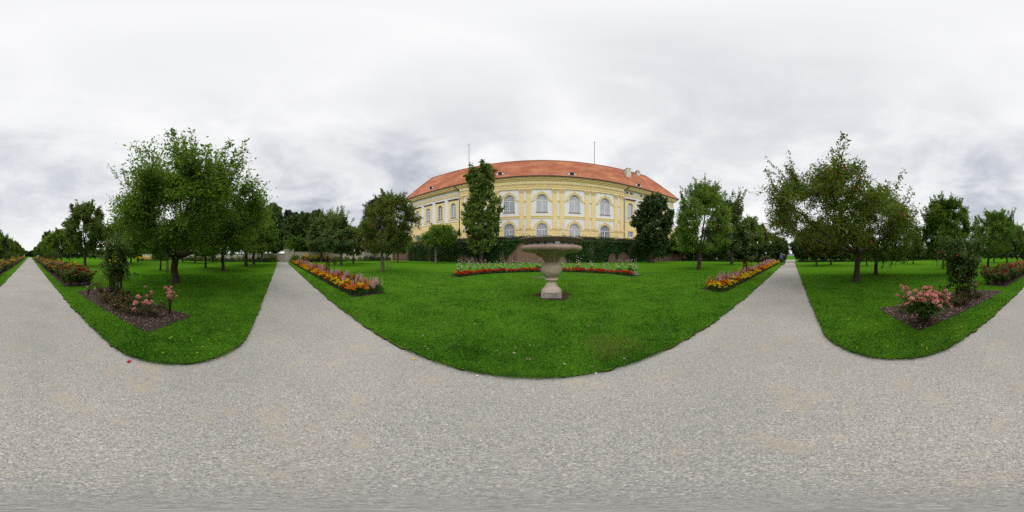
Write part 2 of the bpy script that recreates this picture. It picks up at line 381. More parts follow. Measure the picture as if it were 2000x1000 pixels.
M = dict(
    gravel=m_gravel(), lawn=m_lawn(), soil=m_soil(), edge=m_soil('turf_edge_soil', (.045, .032, .020), (.12, .085, .05)),
    brick=m_brick(), roof=m_roof(),
    marble=m_marble('red_marble', (.35, .235, .185), (.53, .39, .315), (.17, .115, .09), .9),
    marble_ball=m_marble('pinkish_marble', (.52, .395, .315), (.68, .545, .45), (.30, .22, .175), .4),
    marble_dark=m_marble('weathered_marble', (.17, .12, .098), (.27, .205, .17), (.09, .065, .055)),
    marble_pale=m_marble('pale_marble', (.58, .44, .37), (.74, .61, .53), (.36, .26, .21), .5),
    stone_grey=m_marble('grey_plinth_stone', (.44, .40, .37), (.58, .53, .49), (.30, .265, .24)),
    bark=m_bark('orchard_bark', (.045, .034, .026), (.13, .105, .085)), bark_dark=m_bark('dark_bark', (.030, .022, .018), (.085, .066, .054)),
    bark_pale=m_bark('pale_bark', (.09, .075, .06), (.22, .19, .155)),
    white_wall=m_plaster('white_render', (.84, .83, .83)), yellow=m_plaster('yellow_render', (.88, .70, .355), amt=.35), yellow_deep=m_plaster('ochre_trim', (.83, .65, .32), amt=.3),
    yellow_pale=m_plaster('pale_yellow_relief', (.86, .74, .46), amt=.2),
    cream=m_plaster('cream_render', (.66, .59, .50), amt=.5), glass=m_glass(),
    frame=plain('white_paint', (.78, .79, .80), .5, .06), gutter=plain('dark_brown_metal', (.045, .032, .028), .5, .2), hood=plain('brown_stone_hood', (.24, .14, .085), .8, .2),
    chimney=plain('chimney_render', (.62, .60, .57), .9, .22, 1.5), dark=plain('opening_shade', (.012, .012, .014), .6, .1), pole=plain('grey_pole', (.10, .10, .11), .5, .1),  # dark: near-black colour stands in for the shade inside openings
    stake=plain('weathered_wood', (.21, .15, .10), .9, .3, 6), parasol=plain('cream_canvas', (.74, .69, .58), .85, .08), teal=plain('teal_piece', (.20, .30, .32), .35, .25, 4, spec=.6),
    pale_block=plain('pale_blue_block', (.42, .52, .56), .2, .1, spec=.7),
    leaf_apple=foliage('apple_leaf', [(.1, (0.074, 0.135, 0.020)), (.45, (0.139, 0.236, 0.031)), (.75, (0.234, 0.337, 0.045)), (1, (0.389, 0.428, 0.077))]),
    leaf_dark=foliage('dark_apple_leaf', [(.1, (0.069, 0.135, 0.020)), (.45, (0.131, 0.245, 0.031)), (.75, (0.224, 0.349, 0.042)), (1, (0.369, 0.450, 0.064))]),
    leaf_olive=foliage('olive_leaf', [(.1, (0.068, 0.107, 0.020)), (.45, (0.122, 0.182, 0.032)), (.75, (0.190, 0.250, 0.045)), (1, (0.289, 0.292, 0.070))]),
    leaf_bright=foliage('bright_leaf', [(.1, (0.056, 0.138, 0.015)), (.5, (0.106, 0.237, 0.025)), (1, (0.188, 0.325, 0.044))]),
    leaf_grey=foliage('greyish_leaf', [(.1, (0.073, 0.114, 0.035)), (.5, (0.136, 0.198, 0.057)), (1, (0.250, 0.312, 0.108))]),
    leaf_autumn=foliage('yellowing_leaf', [(.1, (0.069, 0.094, 0.018)), (.45, (0.125, 0.144, 0.027)), (.75, (0.213, 0.181, 0.037)), (1, (0.300, 0.200, 0.050))]),
    leaf_ivy=foliage('ivy_leaf', [(.1, (0.019, 0.051, 0.013)), (.5, (0.041, 0.099, 0.020)), (1, (0.086, 0.158, 0.034))], trans=.15, rough=.45),
    leaf_ivy_light=foliage('pale_ivy_leaf', [(.1, (0.070, 0.130, 0.023)), (.5, (0.152, 0.235, 0.037)), (1, (0.281, 0.354, 0.066))], trans=.25),
    leaf_ivy_tree=foliage('old_ivy_leaf', [(.1, (.028, .060, .016)), (.5, (.056, .108, .026)), (1, (.10, .165, .045))], trans=.2, rough=.5),
    leaf_copper=foliage('copper_beech_leaf', [(.1, (0.016, 0.013, 0.016)), (.5, (0.036, 0.026, 0.026)), (1, (0.078, 0.055, 0.046))], trans=.15),
    leaf_forest=foliage('forest_leaf', [(.1, (0.031, 0.062, 0.015)), (.5, (0.069, 0.123, 0.026)), (1, (0.136, 0.193, 0.043))], trans=.2),
    leaf_hedge=foliage('hedge_leaf', [(.1, (0.036, 0.062, 0.012)), (.5, (0.072, 0.114, 0.019)), (1, (0.144, 0.186, 0.036))], trans=.2),
    leaf_rose=foliage('rose_leaf', [(.1, (0.051, 0.107, 0.029)), (.5, (0.102, 0.186, 0.046)), (.8, (0.162, 0.245, 0.056)), (1, (0.324, 0.235, 0.079))]),
    leaf_rose_dry=foliage('sparse_rose_leaf', [(.1, (0.072, 0.084, 0.024)), (.5, (0.130, 0.147, 0.041)), (.8, (0.195, 0.168, 0.054)), (1, (0.260, 0.154, 0.060))]),
    leaf_bed=foliage('bedding_leaf', [(.1, (0.024, 0.070, 0.014)), (.5, (0.051, 0.128, 0.025)), (1, (0.105, 0.203, 0.043))]),
    leaf_silver=foliage('silver_leaf', [(.1, (.30, .34, .33)), (.5, (.42, .47, .46)), (1, (.56, .60, .58))], trans=.1),
    leaf_red=foliage('dark_red_leaf', [(.1, (.05, .012, .012)), (.5, (.10, .022, .02)), (1, (.17, .05, .035))]),
    leaf_gaura=foliage('thin_green_leaf', [(.1, (.05, .10, .02)), (.5, (.09, .16, .035)), (1, (.15, .21, .06))]),
    grass=foliage('grass_blade', [(.05, (.027, .090, .008)), (.4, (.067, .190, .014)), (.75, (.142, .305, .028)), (1, (.27, .36, .08))], trans=.35, rough=.6, objvar=0.0, clump=.5, spec=.08, worn=True),
    p_red=petal('red_petals', [(0, (.40, .014, .010)), (.5, (.58, .030, .016)), (1, (.70, .09, .03))]),
    p_crimson=petal('crimson_petals', [(0, (.34, .008, .018)), (.6, (.50, .018, .025)), (1, (.62, .05, .05))]),
    p_orange=petal('orange_petals', [(0, (.70, .16, .008)), (.5, (.86, .28, .012)), (1, (.92, .42, .02))], .3),
    p_yellow=petal('yellow_petals', [(0, (.80, .54, .010)), (.5, (.90, .68, .015)), (1, (.94, .76, .06))], .35),
    p_pink=petal('pink_petals', [(0, (.72, .34, .40)), (.5, (.82, .50, .53)), (1, (.90, .68, .67))], .35),
    p_rose=petal('salmon_pink_petals', [(0, (.74, .22, .23)), (.5, (.87, .40, .38)), (1, (.93, .63, .58))], .35),
    p_peach=petal('peach_petals', [(0, (.62, .22, .09)), (.5, (.74, .34, .16)), (1, (.82, .52, .30))]),
    p_white=petal('white_petals', [(0, (.72, .72, .66)), (1, (.86, .85, .82))]),
    p_lime=petal('yellow_green_leaves', [(0, (.40, .42, .02)), (1, (.62, .60, .05))]),
    p_dry=petal('fallen_petals', [(0, (.26, .16, .11)), (.35, (.42, .28, .20)), (.6, (.52, .32, .28)), (.85, (.70, .50, .47)), (1, (.78, .70, .64))]),
    mulch=petal('bark_mulch', [(0, (.030, .022, .017)), (.5, (.075, .056, .044)), (1, (.16, .125, .10))], trans=0.0),
    pebble=petal('pebbles', [(0, (.16, .162, .17)), (.2, (.255, .255, .258)), (.5, (.34, .335, .32)), (.78, (.41, .395, .365)), (.92, (.48, .455, .41)), (1, (.64, .63, .61))], trans=0.0),
    apple_red=petal('red_apple_skin', [(0, (.30, .030, .018)), (.5, (.45, .060, .028)), (1, (.52, .17, .045))], trans=0.0),
    apple_green=petal('green_apple_skin', [(0, (.28, .30, .05)), (.6, (.40, .36, .07)), (1, (.45, .20, .05))], trans=0.0),
    skin=plain('skin', (.52, .33, .25), .6, .08), cloth_purple=plain('purple_shirt', (.17, .15, .38), .9, .15, 8), cloth_dark=plain('dark_cloth', (.018, .018, .026), .9, .2, 8),
    cloth_black=plain('black_jacket', (.016, .014, .016), .9, .2, 8), hair_pale=plain('straw_hat', (.55, .42, .28), .9, .15, 9), hair_grey=plain('grey_hair', (.42, .40, .40), .8, .2, 9), shoe=plain('shoe', (.05, .045, .04), .7, .2),
    stone_slab=plain('grey_slab', (.12, .11, .105), .9, .25, 4),
    hill=foliage('hazy_far_woods', [(.2, (.05, .09, .09)), (.8, (.10, .16, .16))], trans=0.0),  # distance haze is put into the bluish colour
)
# brighter bark variant for young trees is M['bark_pale']

# ------------------------------------------------------------------ ground, paths, lawns
def in_corner(u, v, r):
    return (u > 0) & (v > 0) & ~((u < r) & (v < r) & ((r-u)**2+(r-v)**2 > r*r))
def fracts(P):
    return P@RA, P@RB                       # lateral offsets from the long path and from the cross path
LA, LB, RA_, FB_, CR = 1.10, -0.53, -1.32, 1.50, 1.40
def wob(t): return .016*math.sin(t*2.3)+.014*math.sin(t*5.9+1)+.012*math.sin(t*13.7+.4)+.010*math.sin(t*29.1+2)
def solve(wa, wb):
    m = np.array((RA, RB)); return np.linalg.solve(m, np.array((wa, wb)))
def lawn(name, outline, z=.035):
    mb = MB(); n = len(outline)
    vs = [(x, y, z) for x, y in outline]+[(x, y, -.06) for x, y in outline]
    mb.add(vs, [tuple(range(n))]); mb.cur = 1
    mb.f += [(i, n+i, n+(i+1) % n, (i+1) % n) for i in range(n)]; mb.mi += [1]*n
    o = mb.build(name, [M['lawn'], M['edge']])
    return tag(o, kind='structure')
def edge_steps(near, far):
    t = near; out = []
    while t < far: out.append(t); t += .045+.03*max(0, t-2)
    return out+[far]
# front lawn: along the cross path, up to the retaining wall
fl = []
for t in reversed(edge_steps(0, 33.5)): fl.append(at(B_, t, FB_+wob(t)+.03*(random.random()-.5))[:2])
for t in edge_steps(.02, 36): fl.append(at(C_, t, -FB_+wob(t+9)+.03*(random.random()-.5))[:2])
fl += [at(P_, 34, 75)[:2], at(P_, 36, -60)[:2]]
lawn('lawn_front', fl[::-1])
def corner_lawn(sideA, offA, offB, tA, tB, far):
    pts = []
    s = sideA
    for t in reversed(edge_steps(CR+1.0, tB)):          # along the cross path towards the corner
        fr = B_ if s > 0 else C_
        w = offB if s > 0 else -offB
        pts.append(at(fr, t+.6, w+wob(t+3)+.03*(random.random()-.5))[:2])
    for k in range(0, 33):
        a = k/32*math.pi/2
        u = CR-CR*math.sin(a); v = CR-CR*math.cos(a)
        p = solve(s*(abs(offA)+u), offB-v); j = wob(k*.2)*.5+.010*(random.random()-.5)
        pts.append((p[0]+j, p[1]+j))
    for t in edge_steps(0, tA):
        q = solve(offA, offB-CR); b = q@FA
        pts.append(at(A_, b+t, offA+wob(t+5)+.03*(random.random()-.5))[:2])
    return pts+far
lawn('lawn_left', corner_lawn(1, LA, LB, 150, 33.5, [at(A_, 150, 90)[:2], at(B_, 60, -60)[:2], at(B_, 36.5, -20)[:2], at(B_, 34.5, -3)[:2]]))
lawn('lawn_right', corner_lawn(-1, RA_, LB, 150, 36, [at(A_, 150, -90)[:2], at(C_, 60, 60)[:2], at(C_, 36.5, 20)[:2], at(C_, 36.5, 3)[:2]])[::-1])
# gravel: one sheet under the turf edges (cross path, long path, cross walks at the ends)
def poly_sheet(name, pts, z, m):
    mb = MB(); mb.add([(x, y, z) for x, y in pts], [tuple(range(len(pts)))]); return tag(mb.build(name, m), kind='structure')
pg = [at(B_, 38, FB_+.4), at(C_, 62, -FB_-.4), at(C_, 62, .9), solve(RA_-.6, LB-.6), at(A_, 152, RA_-.5), at(A_, 152, LA+.5), solve(LA+.6, LB-.6), at(B_, 38, LB-.4)]
poly_sheet('gravel_path', [tuple(p)[:2] for p in pg][::-1], 0.0, M['gravel'])
S = 6000
mbg = MB(); mbg.add([(-S, -S, -.05), (S, -S, -.05), (S, S, -.05), (-S, S, -.05)], [(0, 1, 2, 3)])
tag(mbg.build('ground', M['lawn']), kind='structure')

# beds (polygons on the lawn)
BEDS = {}
def bed(name, pts, z=.055, m='soil'):
    n = len(pts); dense = []
    for i in range(n):
        a, b = np.array(pts[i][:2]), np.array(pts[(i+1) % n][:2]); L = np.linalg.norm(b-a); k = max(1, min(120, int(L/.12)))
        nn = np.array((b[1]-a[1], a[0]-b[0]))/max(L, 1e-6)
        for j in range(k): dense.append(a+(b-a)*j/k+nn*(random.random()-.5)*.075)
    BEDS[name] = np.array([p[:2] for p in pts])
    c = np.mean(dense, axis=0)
    mb = MB(); k = len(dense)
    mb.add([(*p, z-.03) for p in dense]+[(*(c+(p-c)*.0+0*p), z) for p in dense[:0]], [tuple(range(k))])
    o = mb.build('soil_bed', M[m]); o.location.z = .018
    return tag(o, kind='structure')
bed('L1', [at(A_, 2.0, 1.78), at(A_, 1.95, 3.0), at(A_, 6.2, 3.3), at(A_, 5.9, 1.72)])
bed('L2', [at(A_, 6.95, 1.5), at(A_, 6.95, 3.05), at(A_, 70, 3.1), at(A_, 70, 1.65)])
bed('R1', [at(A_, 1.9, -2.05), at(A_, 5.95, -1.93), at(A_, 5.6, -3.3), at(A_, 1.93, -3.6)])
bed('R2', [at(A_, 6.75, -2.05), at(A_, 70, -2.1), at(A_, 70, -3.3), at(A_, 7.1, -3.25)])
bed('B', [at(B_, 4.75, 2.3), at(B_, 32, 2.25), at(B_, 32, 3.65), at(B_, 4.7, 3.5)][::-1])
bed('C', [at(C_, 5.45, -2.48), at(C_, 31.5, -2.4), at(C_, 31.5, -3.7), at(C_, 5.62, -3.6)])
FC0 = at(P_, 8.45, .35)
fan = []
for k in range(0, 41):
    a = R(-83+166*k/40); fan.append((FC0[0]+5.35*math.sin(a+R(AZ_P)), FC0[1]+5.35*math.cos(a+R(AZ_P))))
for k in range(40, -1, -1):
    a = R(-83+166*k/40); fan.append((FC0[0]+6.45*math.sin(a+R(AZ_P)), FC0[1]+6.45*math.cos(a+R(AZ_P))))
bed('F', fan[::-1])
ft = G(1077, 580)
rr = [(ft[0]+(.62+.10*math.sin(3*a)+.07*math.sin(7*a+1)+.1*math.cos(a))*math.cos(a), ft[1]+(.60+.09*math.sin(4*a))*math.sin(a)) for a in [2*math.pi*k/40 for k in range(40)]]
bed('ring', rr, m='edge')

def in_poly(P, poly):
    x, y = P[:, 0], P[:, 1]; ins = np.zeros(len(P), bool); n = len(poly)
    for i in range(n):
        x0, y0 = poly[i]; x1, y1 = poly[(i+1) % n]
        c = (y0 > y) != (y1 > y)
        ins ^= c & (x < (x1-x0)*(y-y0)/((y1-y0) if y1 != y0 else 1e-9)+x0)
    return ins
rng = np.random.default_rng(11)
def unit(v): return v/np.maximum(np.linalg.norm(v, axis=-1, keepdims=True), 1e-9)
# ---- grass blades near the paths (uncountable)
def grass(name, side, n, rmax):
    r = 1.2*np.exp(rng.random(n)*math.log(rmax/1.2)); a = rng.random(n)*2*math.pi
    P = np.stack((r*np.sin(a), r*np.cos(a)), 1); wa, wb = fracts(P)
    j = (rng.random(n)-.5)*.05
    if side == 'front': ok = wb > FB_-.015+j
    elif side == 'left': ok = in_corner(wa-LA+.015+j, LB+.015-wb+j, CR)
    else: ok = in_corner(-wa+RA_+.015+j, LB+.015-wb+j, CR)
    for b in BEDS.values(): ok &= ~in_poly(P+(rng.random(P.shape)-.5)*.05, b)
    P = P[ok]; r = r[ok]; m = len(P)
    patchy = .75+.5*np.sin(P[:, 0]*2.1+1.3*np.sin(P[:, 1]*1.7))*np.sin(P[:, 1]*2.6+.9*np.sin(P[:, 0]*1.2))*.5
    h = (.022+.026*rng.random(m))*patchy*(1+.03*r); wdt = .0022+.0012*r*.9
    d = rng.normal(size=(m, 2)); d = unit(d); lean = (.25+.9*rng.random(m))*h
    z0 = np.full(m, .033)
    base = np.concatenate((P, z0[:, None]), 1)
    sd = np.stack((-d[:, 1], d[:, 0], np.zeros(m)), 1)*wdt[:, None]
    tip = base+np.concatenate((d*lean[:, None], h[:, None]), 1)
    V = np.empty((m, 3, 3)); V[:, 0] = base-sd; V[:, 1] = base+sd; V[:, 2] = tip
    o = np_obj(name, V.reshape(-1, 3), np.arange(3*m).reshape(-1, 3), M['grass'])
    return tag(o, 'short mown green grass growing on the lawn', 'grass', kind='stuff')
grass('grass', 'front', 560000, 14)['label'] = 'short mown green grass of the lawn around the fountain'
grass('grass', 'left', 480000, 12)['label'] = 'short mown green grass under the big tree left of the long path'
grass('grass', 'right', 480000, 12)['label'] = 'short mown green grass of the lawn with the red apple tree'
def edge_blades(name, side, n, label):
    r = 1.3*np.exp(rng.random(n)*math.log(11/1.3)); a = rng.random(n)*2*math.pi
    P = np.stack((r*np.sin(a), r*np.cos(a)), 1); wa, wb = fracts(P); q = .05
    f = {'front': lambda e: wb > FB_+e, 'left': lambda e: in_corner(wa-LA-e, LB-e-wb, CR), 'right': lambda e: in_corner(-wa+RA_-e, LB-e-wb, CR)}[side]
    ok = f(-.012) & ~f(q); P = P[ok]; r = r[ok]; m = len(P)
    h = .03+.05*rng.random(m)**2; d = unit(rng.normal(size=(m, 2))-unit(P)*.9); wdt = .0022+.0009*r
    base = np.concatenate((P, np.full((m, 1), .028)), 1); sd = np.stack((-d[:, 1], d[:, 0], np.zeros(m)), 1)*wdt[:, None]
    tip = base+np.concatenate((d*(h*(.7+.5*rng.random(m)))[:, None], (h*(.55*rng.random(m)-.1))[:, None]), 1)
    V = np.empty((m, 3, 3)); V[:, 0] = base-sd; V[:, 1] = base+sd; V[:, 2] = tip
    tag(np_obj(name, V.reshape(-1, 3), np.arange(3*m).reshape(-1, 3), M['grass']), label, 'grass', kind='stuff')
edge_blades('edge_grass', 'front', 420000, 'longer grass overhanging the gravel edge of the fountain lawn')
edge_blades('edge_grass', 'left', 420000, 'longer grass overhanging the gravel edge of the left lawn')
edge_blades('edge_grass', 'right', 420000, 'longer grass overhanging the gravel edge of the right lawn')
# ---- loose stones on the gravel
def pebbles(n):
    r = np.maximum(.004, .07*np.exp(rng.random(n)*math.log(4.6/.07))-.07*rng.random(n)); a = rng.random(n)*2*math.pi
    P = np.stack((r*np.sin(a), r*np.cos(a)), 1); wa, wb = fracts(P)
    lawnm = (wb > FB_-.02) | in_corner(wa-LA+.02, LB+.02-wb, CR) | in_corner(-wa+RA_+.02, LB+.02-wb, CR)
    P = P[~lawnm]; r = r[~lawnm]; m = len(P)
    s = (.0019+.0026*rng.random(m)**2.2)*(1+.15*r); big = rng.random(m) < .02; s[big] *= 1.8
    V = np.empty((m, 5, 3)); ph = rng.random(m)*6.28
    for k in range(4):
        q = ph+k*math.pi/2+(rng.random(m)-.5)*.7; e = s*(.75+.6*rng.random(m))
        V[:, k, 0] = P[:, 0]+e*np.cos(q); V[:, k, 1] = P[:, 1]+e*np.sin(q); V[:, k, 2] = -.001
    V[:, 4, :2] = P+(rng.random((m, 2))-.5)*s[:, None]*.8; V[:, 4, 2] = s*(.5+.5*rng.random(m))
    F = (np.arange(m)*5)[:, None, None]+np.array([(0, 1, 4), (1, 2, 4), (2, 3, 4), (3, 0, 4)])[None]
    o = np_obj('gravel_stones', V.reshape(-1, 3), F.reshape(-1, 3), M['pebble'])
    tag(o, 'loose grey and tan gravel stones lying on the path', 'gravel', kind='stuff')
pebbles(125000)

# ------------------------------------------------------------------ vegetation kit
def leafset(P, D, L, Wd, g, flat=.5, fold=.12):
    """leaf quads at P pointing along D"""
    m = len(P); D = unit(D)
    rv = g.normal(size=(m, 3)); rv[:, 2] += flat*2.2
    N = unit(rv-(rv*D).sum(1, keepdims=True)*D); Sd = np.cross(D, N)
    L = np.broadcast_to(np.asarray(L), (m,))[:, None]; Wd = np.broadcast_to(np.asarray(Wd), (m,))[:, None]
    V = np.empty((m, 4, 3))
    V[:, 0] = P; V[:, 1] = P+D*L*.5+Sd*Wd*.5+N*L*fold; V[:, 2] = P+D*L; V[:, 3] = P+D*L*.5-Sd*Wd*.5+N*L*fold
    return V.reshape(-1, 3)
def quads(n): return np.arange(n).reshape(-1, 4)
def tubes_np(lines, n=5):
    """lines: list of (pts (k,3), radii (k,)) -> verts, quads"""
    Vs, Fs, b = [], [], 0
    for pts, rad in lines:
        k = len(pts); d = np.gradient(pts, axis=0); d = unit(d)
        ref = np.where(np.abs(d[:, 2:3]) > .9, np.array([[1., 0, 0]]), np.array([[0, 0, 1.]]))
        u = unit(np.cross(d, ref)); w = np.cross(d, u)
        a = np.arange(n)*2*math.pi/n
        ring = pts[:, None]+rad[:, None, None]*(u[:, None]*np.cos(a)[None, :, None]+w[:, None]*np.sin(a)[None, :, None])
        Vs.append(ring.reshape(-1, 3))
        i = np.arange(n); j = (i+1) % n
        for q in range(k-1): Fs.append(np.stack((b+q*n+i, b+q*n+j, b+(q+1)*n+j, b+(q+1)*n+i), 1))
        b += k*n
    return np.concatenate(Vs), np.concatenate(Fs)
def bez(a, c, b, k):
    t = np.linspace(0, 1, k)[:, None]; return (1-t)**2*a+2*t*(1-t)*c+t*t*b
def prof_apple(t):
    return np.sqrt(np.clip(1-np.where(t > .38, (t-.38)/.64, (.38-t)/.5)**2, 0, 1))
def prof_round(t): return np.sqrt(np.clip(1-((t-.5)/.52)**2, 0, 1))
def prof_upright(t): return np.sqrt(np.clip(1-np.where(t > .3, (t-.3)/.75, (.3-t)/.42)**2, 0, 1))**1.2
def prof_flat(t): return np.sqrt(np.clip(1-np.where(t > .45, (t-.45)/.6, (.45-t)/.7)**2, 0, 1))
def grow(seed, Ht, Rc, zlow, th, r0, n2=60, n3=420, nl=40, leaf=.10, off=(0, 0), prof=prof_apple, shoots=30, shoot_len=.9,
         leafmat='leaf_apple', bark='bark', fruits=0, fruitmat='apple_red', fruit_r=.04, k1=6, lump=.22, flat=.5, asp=.5, lean=(0, 0), droop=0):
    """one tree in its own frame: returns list of (part name, mesh)"""
    g = np.random.default_rng(seed); off = np.array(off); lean = np.array(lean)
    ph = g.random(6)*6.28
    def env(t, a):
        return Rc*prof(t)*(1+lump*(np.sin(2*a+ph[0]+2*t)*.5+np.sin(3*a+ph[1]-4*t)*.5+np.sin(5*a+ph[2]+7*t)*.35+np.sin(9*t+2*a+ph[3])*.3))
    def axis(z): return off[None]*np.clip((z[:, None]-th)/(max(Ht-th, .1))*1.6, 0, 1)
    top = np.array((lean[0], lean[1], th))
    tl = bez(np.zeros(3), np.array((lean[0]*.2, lean[1]*.2, th*.5)), top, 6)
    tl[1:-1, :2] += (g.random((4, 2))-.5)*r0*.5
    tr = r0*np.array((1.35, 1.05, .95, .9, .88, .85)); tl[0, 2] = -.06
    lines = [(tl, tr)]; sc = []
    for k in range(k1+1):
        a = ph[4]+k*2*math.pi/k1+(g.random()-.5)*.6
        if k == k1: t, rr = .82, .12
        else: t, rr = .30+.45*g.random(), .62+.2*g.random()
        z = zlow+(Ht-zlow)*t; rad = env(np.array([t]), np.array([a]))[0]*rr
        ax = axis(np.array([z]))[0]
        end = np.array((ax[0]+rad*math.cos(a), ax[1]+rad*math.sin(a), z))
        st = tl[-1]-np.array((0, 0, th*.12*g.random()*(k < k1)))
        c = st*.5+end*.5; c[:2] = st[:2]+(end[:2]-st[:2])*.62; c[2] = st[2]+(end[2]-st[2])*.36
        p = bez(st, c, end, 9); p[2:-1] += (g.random((6, 3))-.5)*Rc*.05
        lines.append((p, np.linspace(r0*.58, r0*.16, 9))); sc.append(p)
    scp = np.concatenate([p[2:] for p in sc])
    t = g.random(n2)**.85; a = g.random(n2)*6.28
    rad = env(t, a)*np.sqrt(.2+.8*g.random(n2))*.93; z = zlow+(Ht-zlow)*t*.97
    ax = axis(z); tips = np.stack((ax[:, 0]+rad*np.cos(a), ax[:, 1]+rad*np.sin(a), z), 1)
    sec = []
    for tp in tips:
        d = np.linalg.norm(scp-tp, axis=1)+np.maximum(0, scp[:, 2]-tp[2]-.1)*1.2
        s = scp[np.argmin(d)]
        c = (s+tp)/2+np.array((0, 0, .12*np.linalg.norm(tp-s)))+(g.random(3)-.5)*.15*np.linalg.norm(tp-s)
        p = bez(s, c, tp, 6); sec.append(p); lines.append((p, np.linspace(r0*.15, r0*.045, 6)))
    secp = np.array(sec)                                # n2,6,3
    i = g.integers(0, n2, n3); u = 1-.75*g.random(n3)**1.5; f = u*5; k0 = np.minimum(f.astype(int), 4)
    st = secp[i, k0]+(secp[i, k0+1]-secp[i, k0])*(f-k0)[:, None]
    outw = st-np.concatenate((axis(st[:, 2]), st[:, 2:3]), 1); outw[:, 2] = (st[:, 2]-(zlow+.45*(Ht-zlow)))*.5
    dr = unit(unit(outw)*.75+g.normal(size=(n3, 3))*.6+np.array((0, 0, .25)))
    ln = Rc*(.11+.16*g.random(n3))
    en = st+dr*ln[:, None]; en[:, 2] = np.maximum(en[:, 2], zlow*.93)
    tw = [(st, en, np.full(n3, nl))]
    if shoots:
        hi = np.argsort(-(tips[:, 2]+.55*np.hypot(*(tips[:, :2]-axis(tips[:, 2])).T)+g.random(n2)*.3*(Ht-zlow)))[:max(8, int(shoots*.7))]
        si = g.choice(hi, shoots); s0 = tips[si]; sl = shoot_len*(.45+.75*g.random(shoots))
        o2 = s0[:, :2]-axis(s0[:, 2]); 
        e0 = s0+np.concatenate((unit(o2)*(.42*sl)[:, None]+g.normal(size=(shoots, 2))*.16*sl[:, None], .92*sl[:, None]), 1)
        tw.append((s0, e0, np.full(shoots, int(nl*1.3))))
    if droop:
        hi = np.argsort(tips[:, 2])[:max(5, droop)]
        si = g.choice(hi, droop); s0 = tips[si]; sl = .5*(.6+.8*g.random(droop))
        e0 = s0+np.concatenate((g.normal(size=(droop, 2))*.2, -sl[:, None]), 1); tw.append((s0, e0, np.full(droop, nl)))
    PL, DL = [], []
    for s, e, cnt in tw:
        for q in range(len(s)):
            if q % (3 if n3 > 250 else 2) == 0 or s is not st:
                mid = (s[q]+e[q])/2+(g.random(3)-.5)*.05
                lines.append((np.stack((s[q], mid, e[q])), np.array((r0*.05+.005, .005+r0*.025, .004))))
        idx = np.repeat(np.arange(len(s)), cnt); m = len(idx)
        u = .05+.97*g.random(m)**.8
        dirv = (e-s)[idx]; ll = np.linalg.norm(dirv, axis=1, keepdims=True)
        spread = .17*np.minimum(ll, 1.0)+leaf*.35
        PL.append(s[idx]+dirv*u[:, None]+g.normal(size=(m, 3))*spread*(.68 if s is st else .2)); 
        DL.append(unit(dirv)*.45+g.normal(size=(m, 3))*.75+np.array((0, 0, -.12)))
    P = np.concatenate(PL); D = np.concatenate(DL); m = len(P)
    L = leaf*(.65+.7*g.random(m)); V = leafset(P, D, L, L*asp*(.8+.4*g.random(m)), g, flat)
    tv, tf = tubes_np(lines[:12], 8); t2, f2 = tubes_np(lines[12:], 4); tf = np.concatenate((tf, f2+len(tv))); tv = np.concatenate((tv, t2))
    parts = [('trunk', np_mesh('trunk', tv, tf, M[bark], smooth=True)), ('crown', np_mesh('crown', V, quads(4*m), M[leafmat]))]
    if fruits:
        # fruit hangs in bunches on the outer twigs
        cl = g.choice(len(P), max(1, fruits//5)); q = P[np.repeat(cl, 5)]+g.normal(size=(len(cl)*5, 3))*fruit_r*3.0
        q[:, 2] -= fruit_r
        parts.append(('fruit', np_mesh('fruit', *blobs(q, fruit_r*(.8+.4*g.random(len(q))), g), M[fruitmat], smooth=True)))
    return parts
OCT_V = np.array([(math.cos(a)*math.cos(e), math.sin(a)*math.cos(e), math.sin(e)) for e in (R(38), R(-38)) for a in [k*math.pi*2/5 for k in range(5)]]+[(0, 0, .95), (0, 0, -.95)])
OCT_F = np.array([(k, (k+1) % 5, 10) for k in range(5)]+[(5+(k+1) % 5, 5+k, 11) for k in range(5)]+[(5+k, 5+(k+1) % 5, k) for k in range(5)]+[(5+(k+1) % 5, (k+1) % 5, k) for k in range(5)])
def blobs(C, r, g):
    m = len(C); V = C[:, None]+OCT_V[None]*np.asarray(r)[:, None, None]
    return V.reshape(-1, 3), ((np.arange(m)*12)[:, None, None]+OCT_F[None]).reshape(-1, 3)
def place(parts, name, loc, rz, sc=(1, 1, 1)):
    root = empty(name, loc, rz); root.scale = sc
    for pn, me in parts:
        o = link(bpy.data.objects.new(pn, me), root)
        if pn in ('fruit', 'flowers', 'foliage', 'blooms', 'stems', 'crown'): o['kind'] = 'stuff'
    return root
def tree_dims(px, yb, yt, L_, R_, z=0.0):
    x, y, d = G(px, yb, z)
    Ht = H+d*math.tan(R((500-yt)*.18)); rc = d*math.tan(R((R_-L_)/2*.18))
    o = d*math.tan(R(((L_+R_)/2-px)*.18)); a = R((px-1000)*.18)
    return (x, y, d, Ht, rc, (o*math.cos(a), -o*math.sin(a)))

